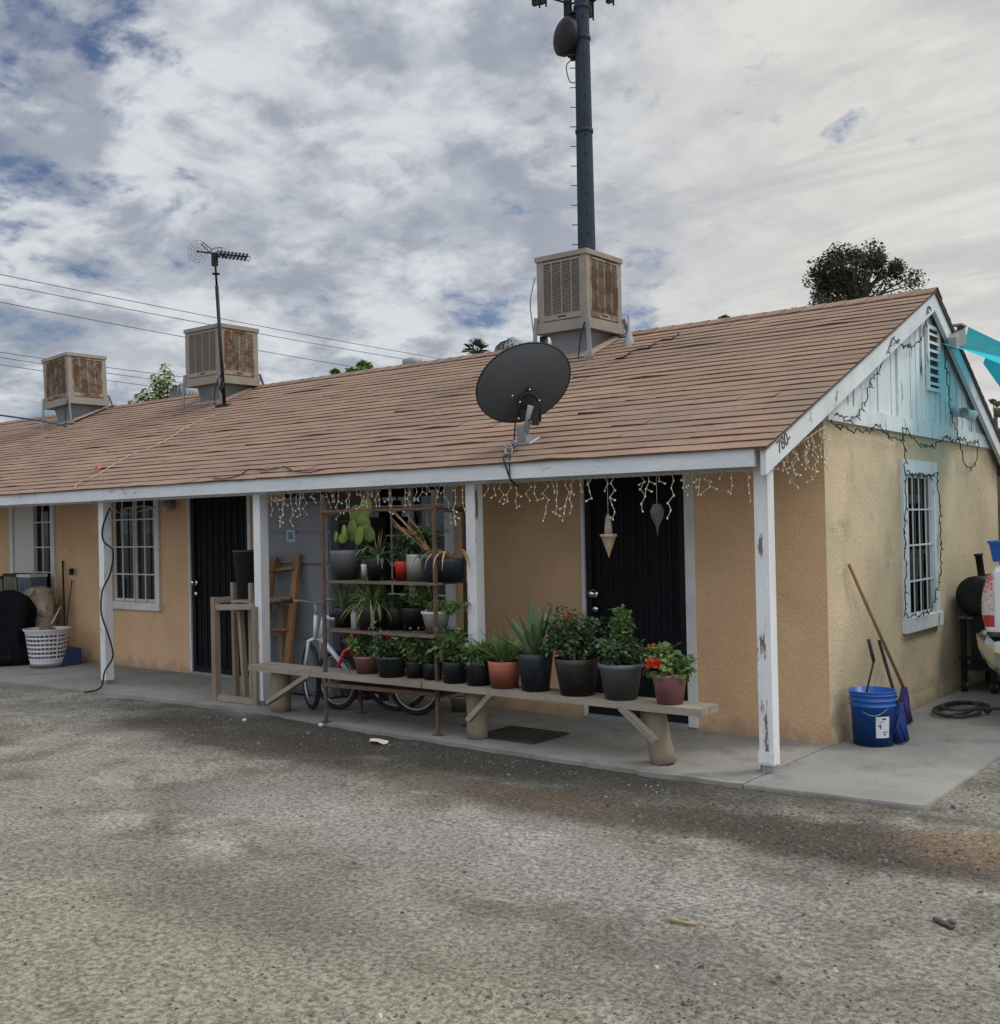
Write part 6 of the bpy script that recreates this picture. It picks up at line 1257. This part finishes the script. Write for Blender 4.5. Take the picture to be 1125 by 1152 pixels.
dep=62.; p=atd(536,398,dep); t=thing('palm_tree','distant fan palm crown at the ridge left of the satellite dish','palm tree',(p.x,p.y,-.05),'trees behind the house'); b=MB(); b.tube([(p.x,p.y,-.05),(p.x+.1,p.y,p.z*.5),(p.x,p.y,p.z)],[.35,.25,.22],10); b.build('trunk',trunkm,t); b=MB()
for i in range(46):
    a=U(0,2*PI); el=U(-.5,1.4); d=V((math.cos(a)*math.cos(el),math.sin(a)*math.cos(el),math.sin(el))); q=p+d*.45; b.tube([p,q],.02,4); sd_v=d.cross(V((0,0,1))).normalized() if abs(d.z)<.98 else V((1,0,0)); b.col=U(.5,1.3)
    for k in range(9): b.blade(q,d+sd_v*(k-4)*.22,.52,.07,.7,4)
b.build('crown',farleaf,t)
tree('broadleaf_tree','faint treetop beyond the rear eave at the far right edge',1119,446,22,26,60.,leaf,900,.2,6)
# ------------------------------------------------------------------ power lines
wires=[((0,305),(510,402),'top overhead power line crossing the left sky'),((0,316),(510,409),'second overhead power line crossing the left sky'),((0,336),(480,422),'third overhead power line, passing behind the middle cooler top'),((0,391),(225,421),'fourth overhead power line at cooler height on the left'),((0,397),(225,428),'fifth overhead power line behind the left swamp cooler'),((0,405),(225,436),'lowest thin power line behind the left swamp cooler')]
for (u0,v0),(u1,v1),lb2 in wires:
    e0=u0-200; vv0=v0-200*(v1-v0)/(u1-u0); e1=u1+120; vv1=v1+120*(v1-v0)/(u1-u0)
    P0=atd(e0,vv0,30); P1=atd(e1,vv1,62); b=MB(); 
    pts=[]
    for k in range(25): q=k/24; p=P0.lerp(P1,q); p.z-=.9*4*q*(1-q)*.25; pts.append(p)
    b.tube(pts,.014,5); tag(b.build('power_line',mat('wire_grey',(.10,.11,.13),fine=0),loc=pts[0]),lb2,'power line','overhead power lines')
b=MB(); pts=[atd(-80,462,14),atd(0,467,14),atd(50,474,15),atd(75,480,16)]; b.tube(pts,.012,5); tag(b.build('service_cable',mat('cable_dark_blue',(.02,.06,.12),fine=0),loc=pts[1]),'thick dark blue service cable coming in at the left roof edge','cable')
# ------------------------------------------------------------------ litter
def litter(u,v,fn): p=at(u,v,2,gh(0,0)); return V((p.x,p.y,gh(p.x,p.y)+.004))
p=litter(426,837,0); b=MB(); n=10
for i in range(n):
    a=2*PI*i/n; b.v.append(p+V((math.cos(a)*.10*U(.7,1.2),math.sin(a)*.05*U(.6,1.3),U(.008,.03))))
b.v.append(p+V((0,0,.035))); [b.face((i,(i+1)%n,n),False) for i in range(n)]
b.build('paper_scrap',mat('paper_pale',(.62,.50,.40),(.7,.62,.52),12),loc=p); o=COL.objects[-1]; tag(o,'crumpled pale paper scrap on the dirt before the plant rack','litter')
for (u,v,r_,lb2) in ((275,812,.022,'small white pebble on dirt left of the log leg'),(361,818,.024,'white pebble at the slab edge below the left rack upright')):
    p=litter(u,v,0); b=MB(); b.ball(p+V((0,0,r_*.5)),r_,8,6,(1,.9,.7)); tag(b.build('white_pebble',p_white,loc=p),lb2,'pebble','white pebbles by the slab edge')
p=litter(754,1037,0); q=litter(784,1043,0); b=MB(); b.tube([p+V((0,0,.006)),q+V((0,0,.008))],.006,6); tag(b.build('dry_stick',strawm,loc=p),'thin pale stick lying on the open dirt','stick')
p=litter(1060,1041,0); b=MB(); [b.ball(p+V((U(-.04,.04),U(-.03,.03),.008)),U(.008,.018),6,4,(1.4,1,.6)) for _ in range(7)]; tag(b.build('dirt_clod',mat('clod_dark',(.06,.055,.05)),loc=p),'small dark clod on the dirt at the lower right','clod')
scn.render.resolution_x=1000; scn.render.resolution_y=1024
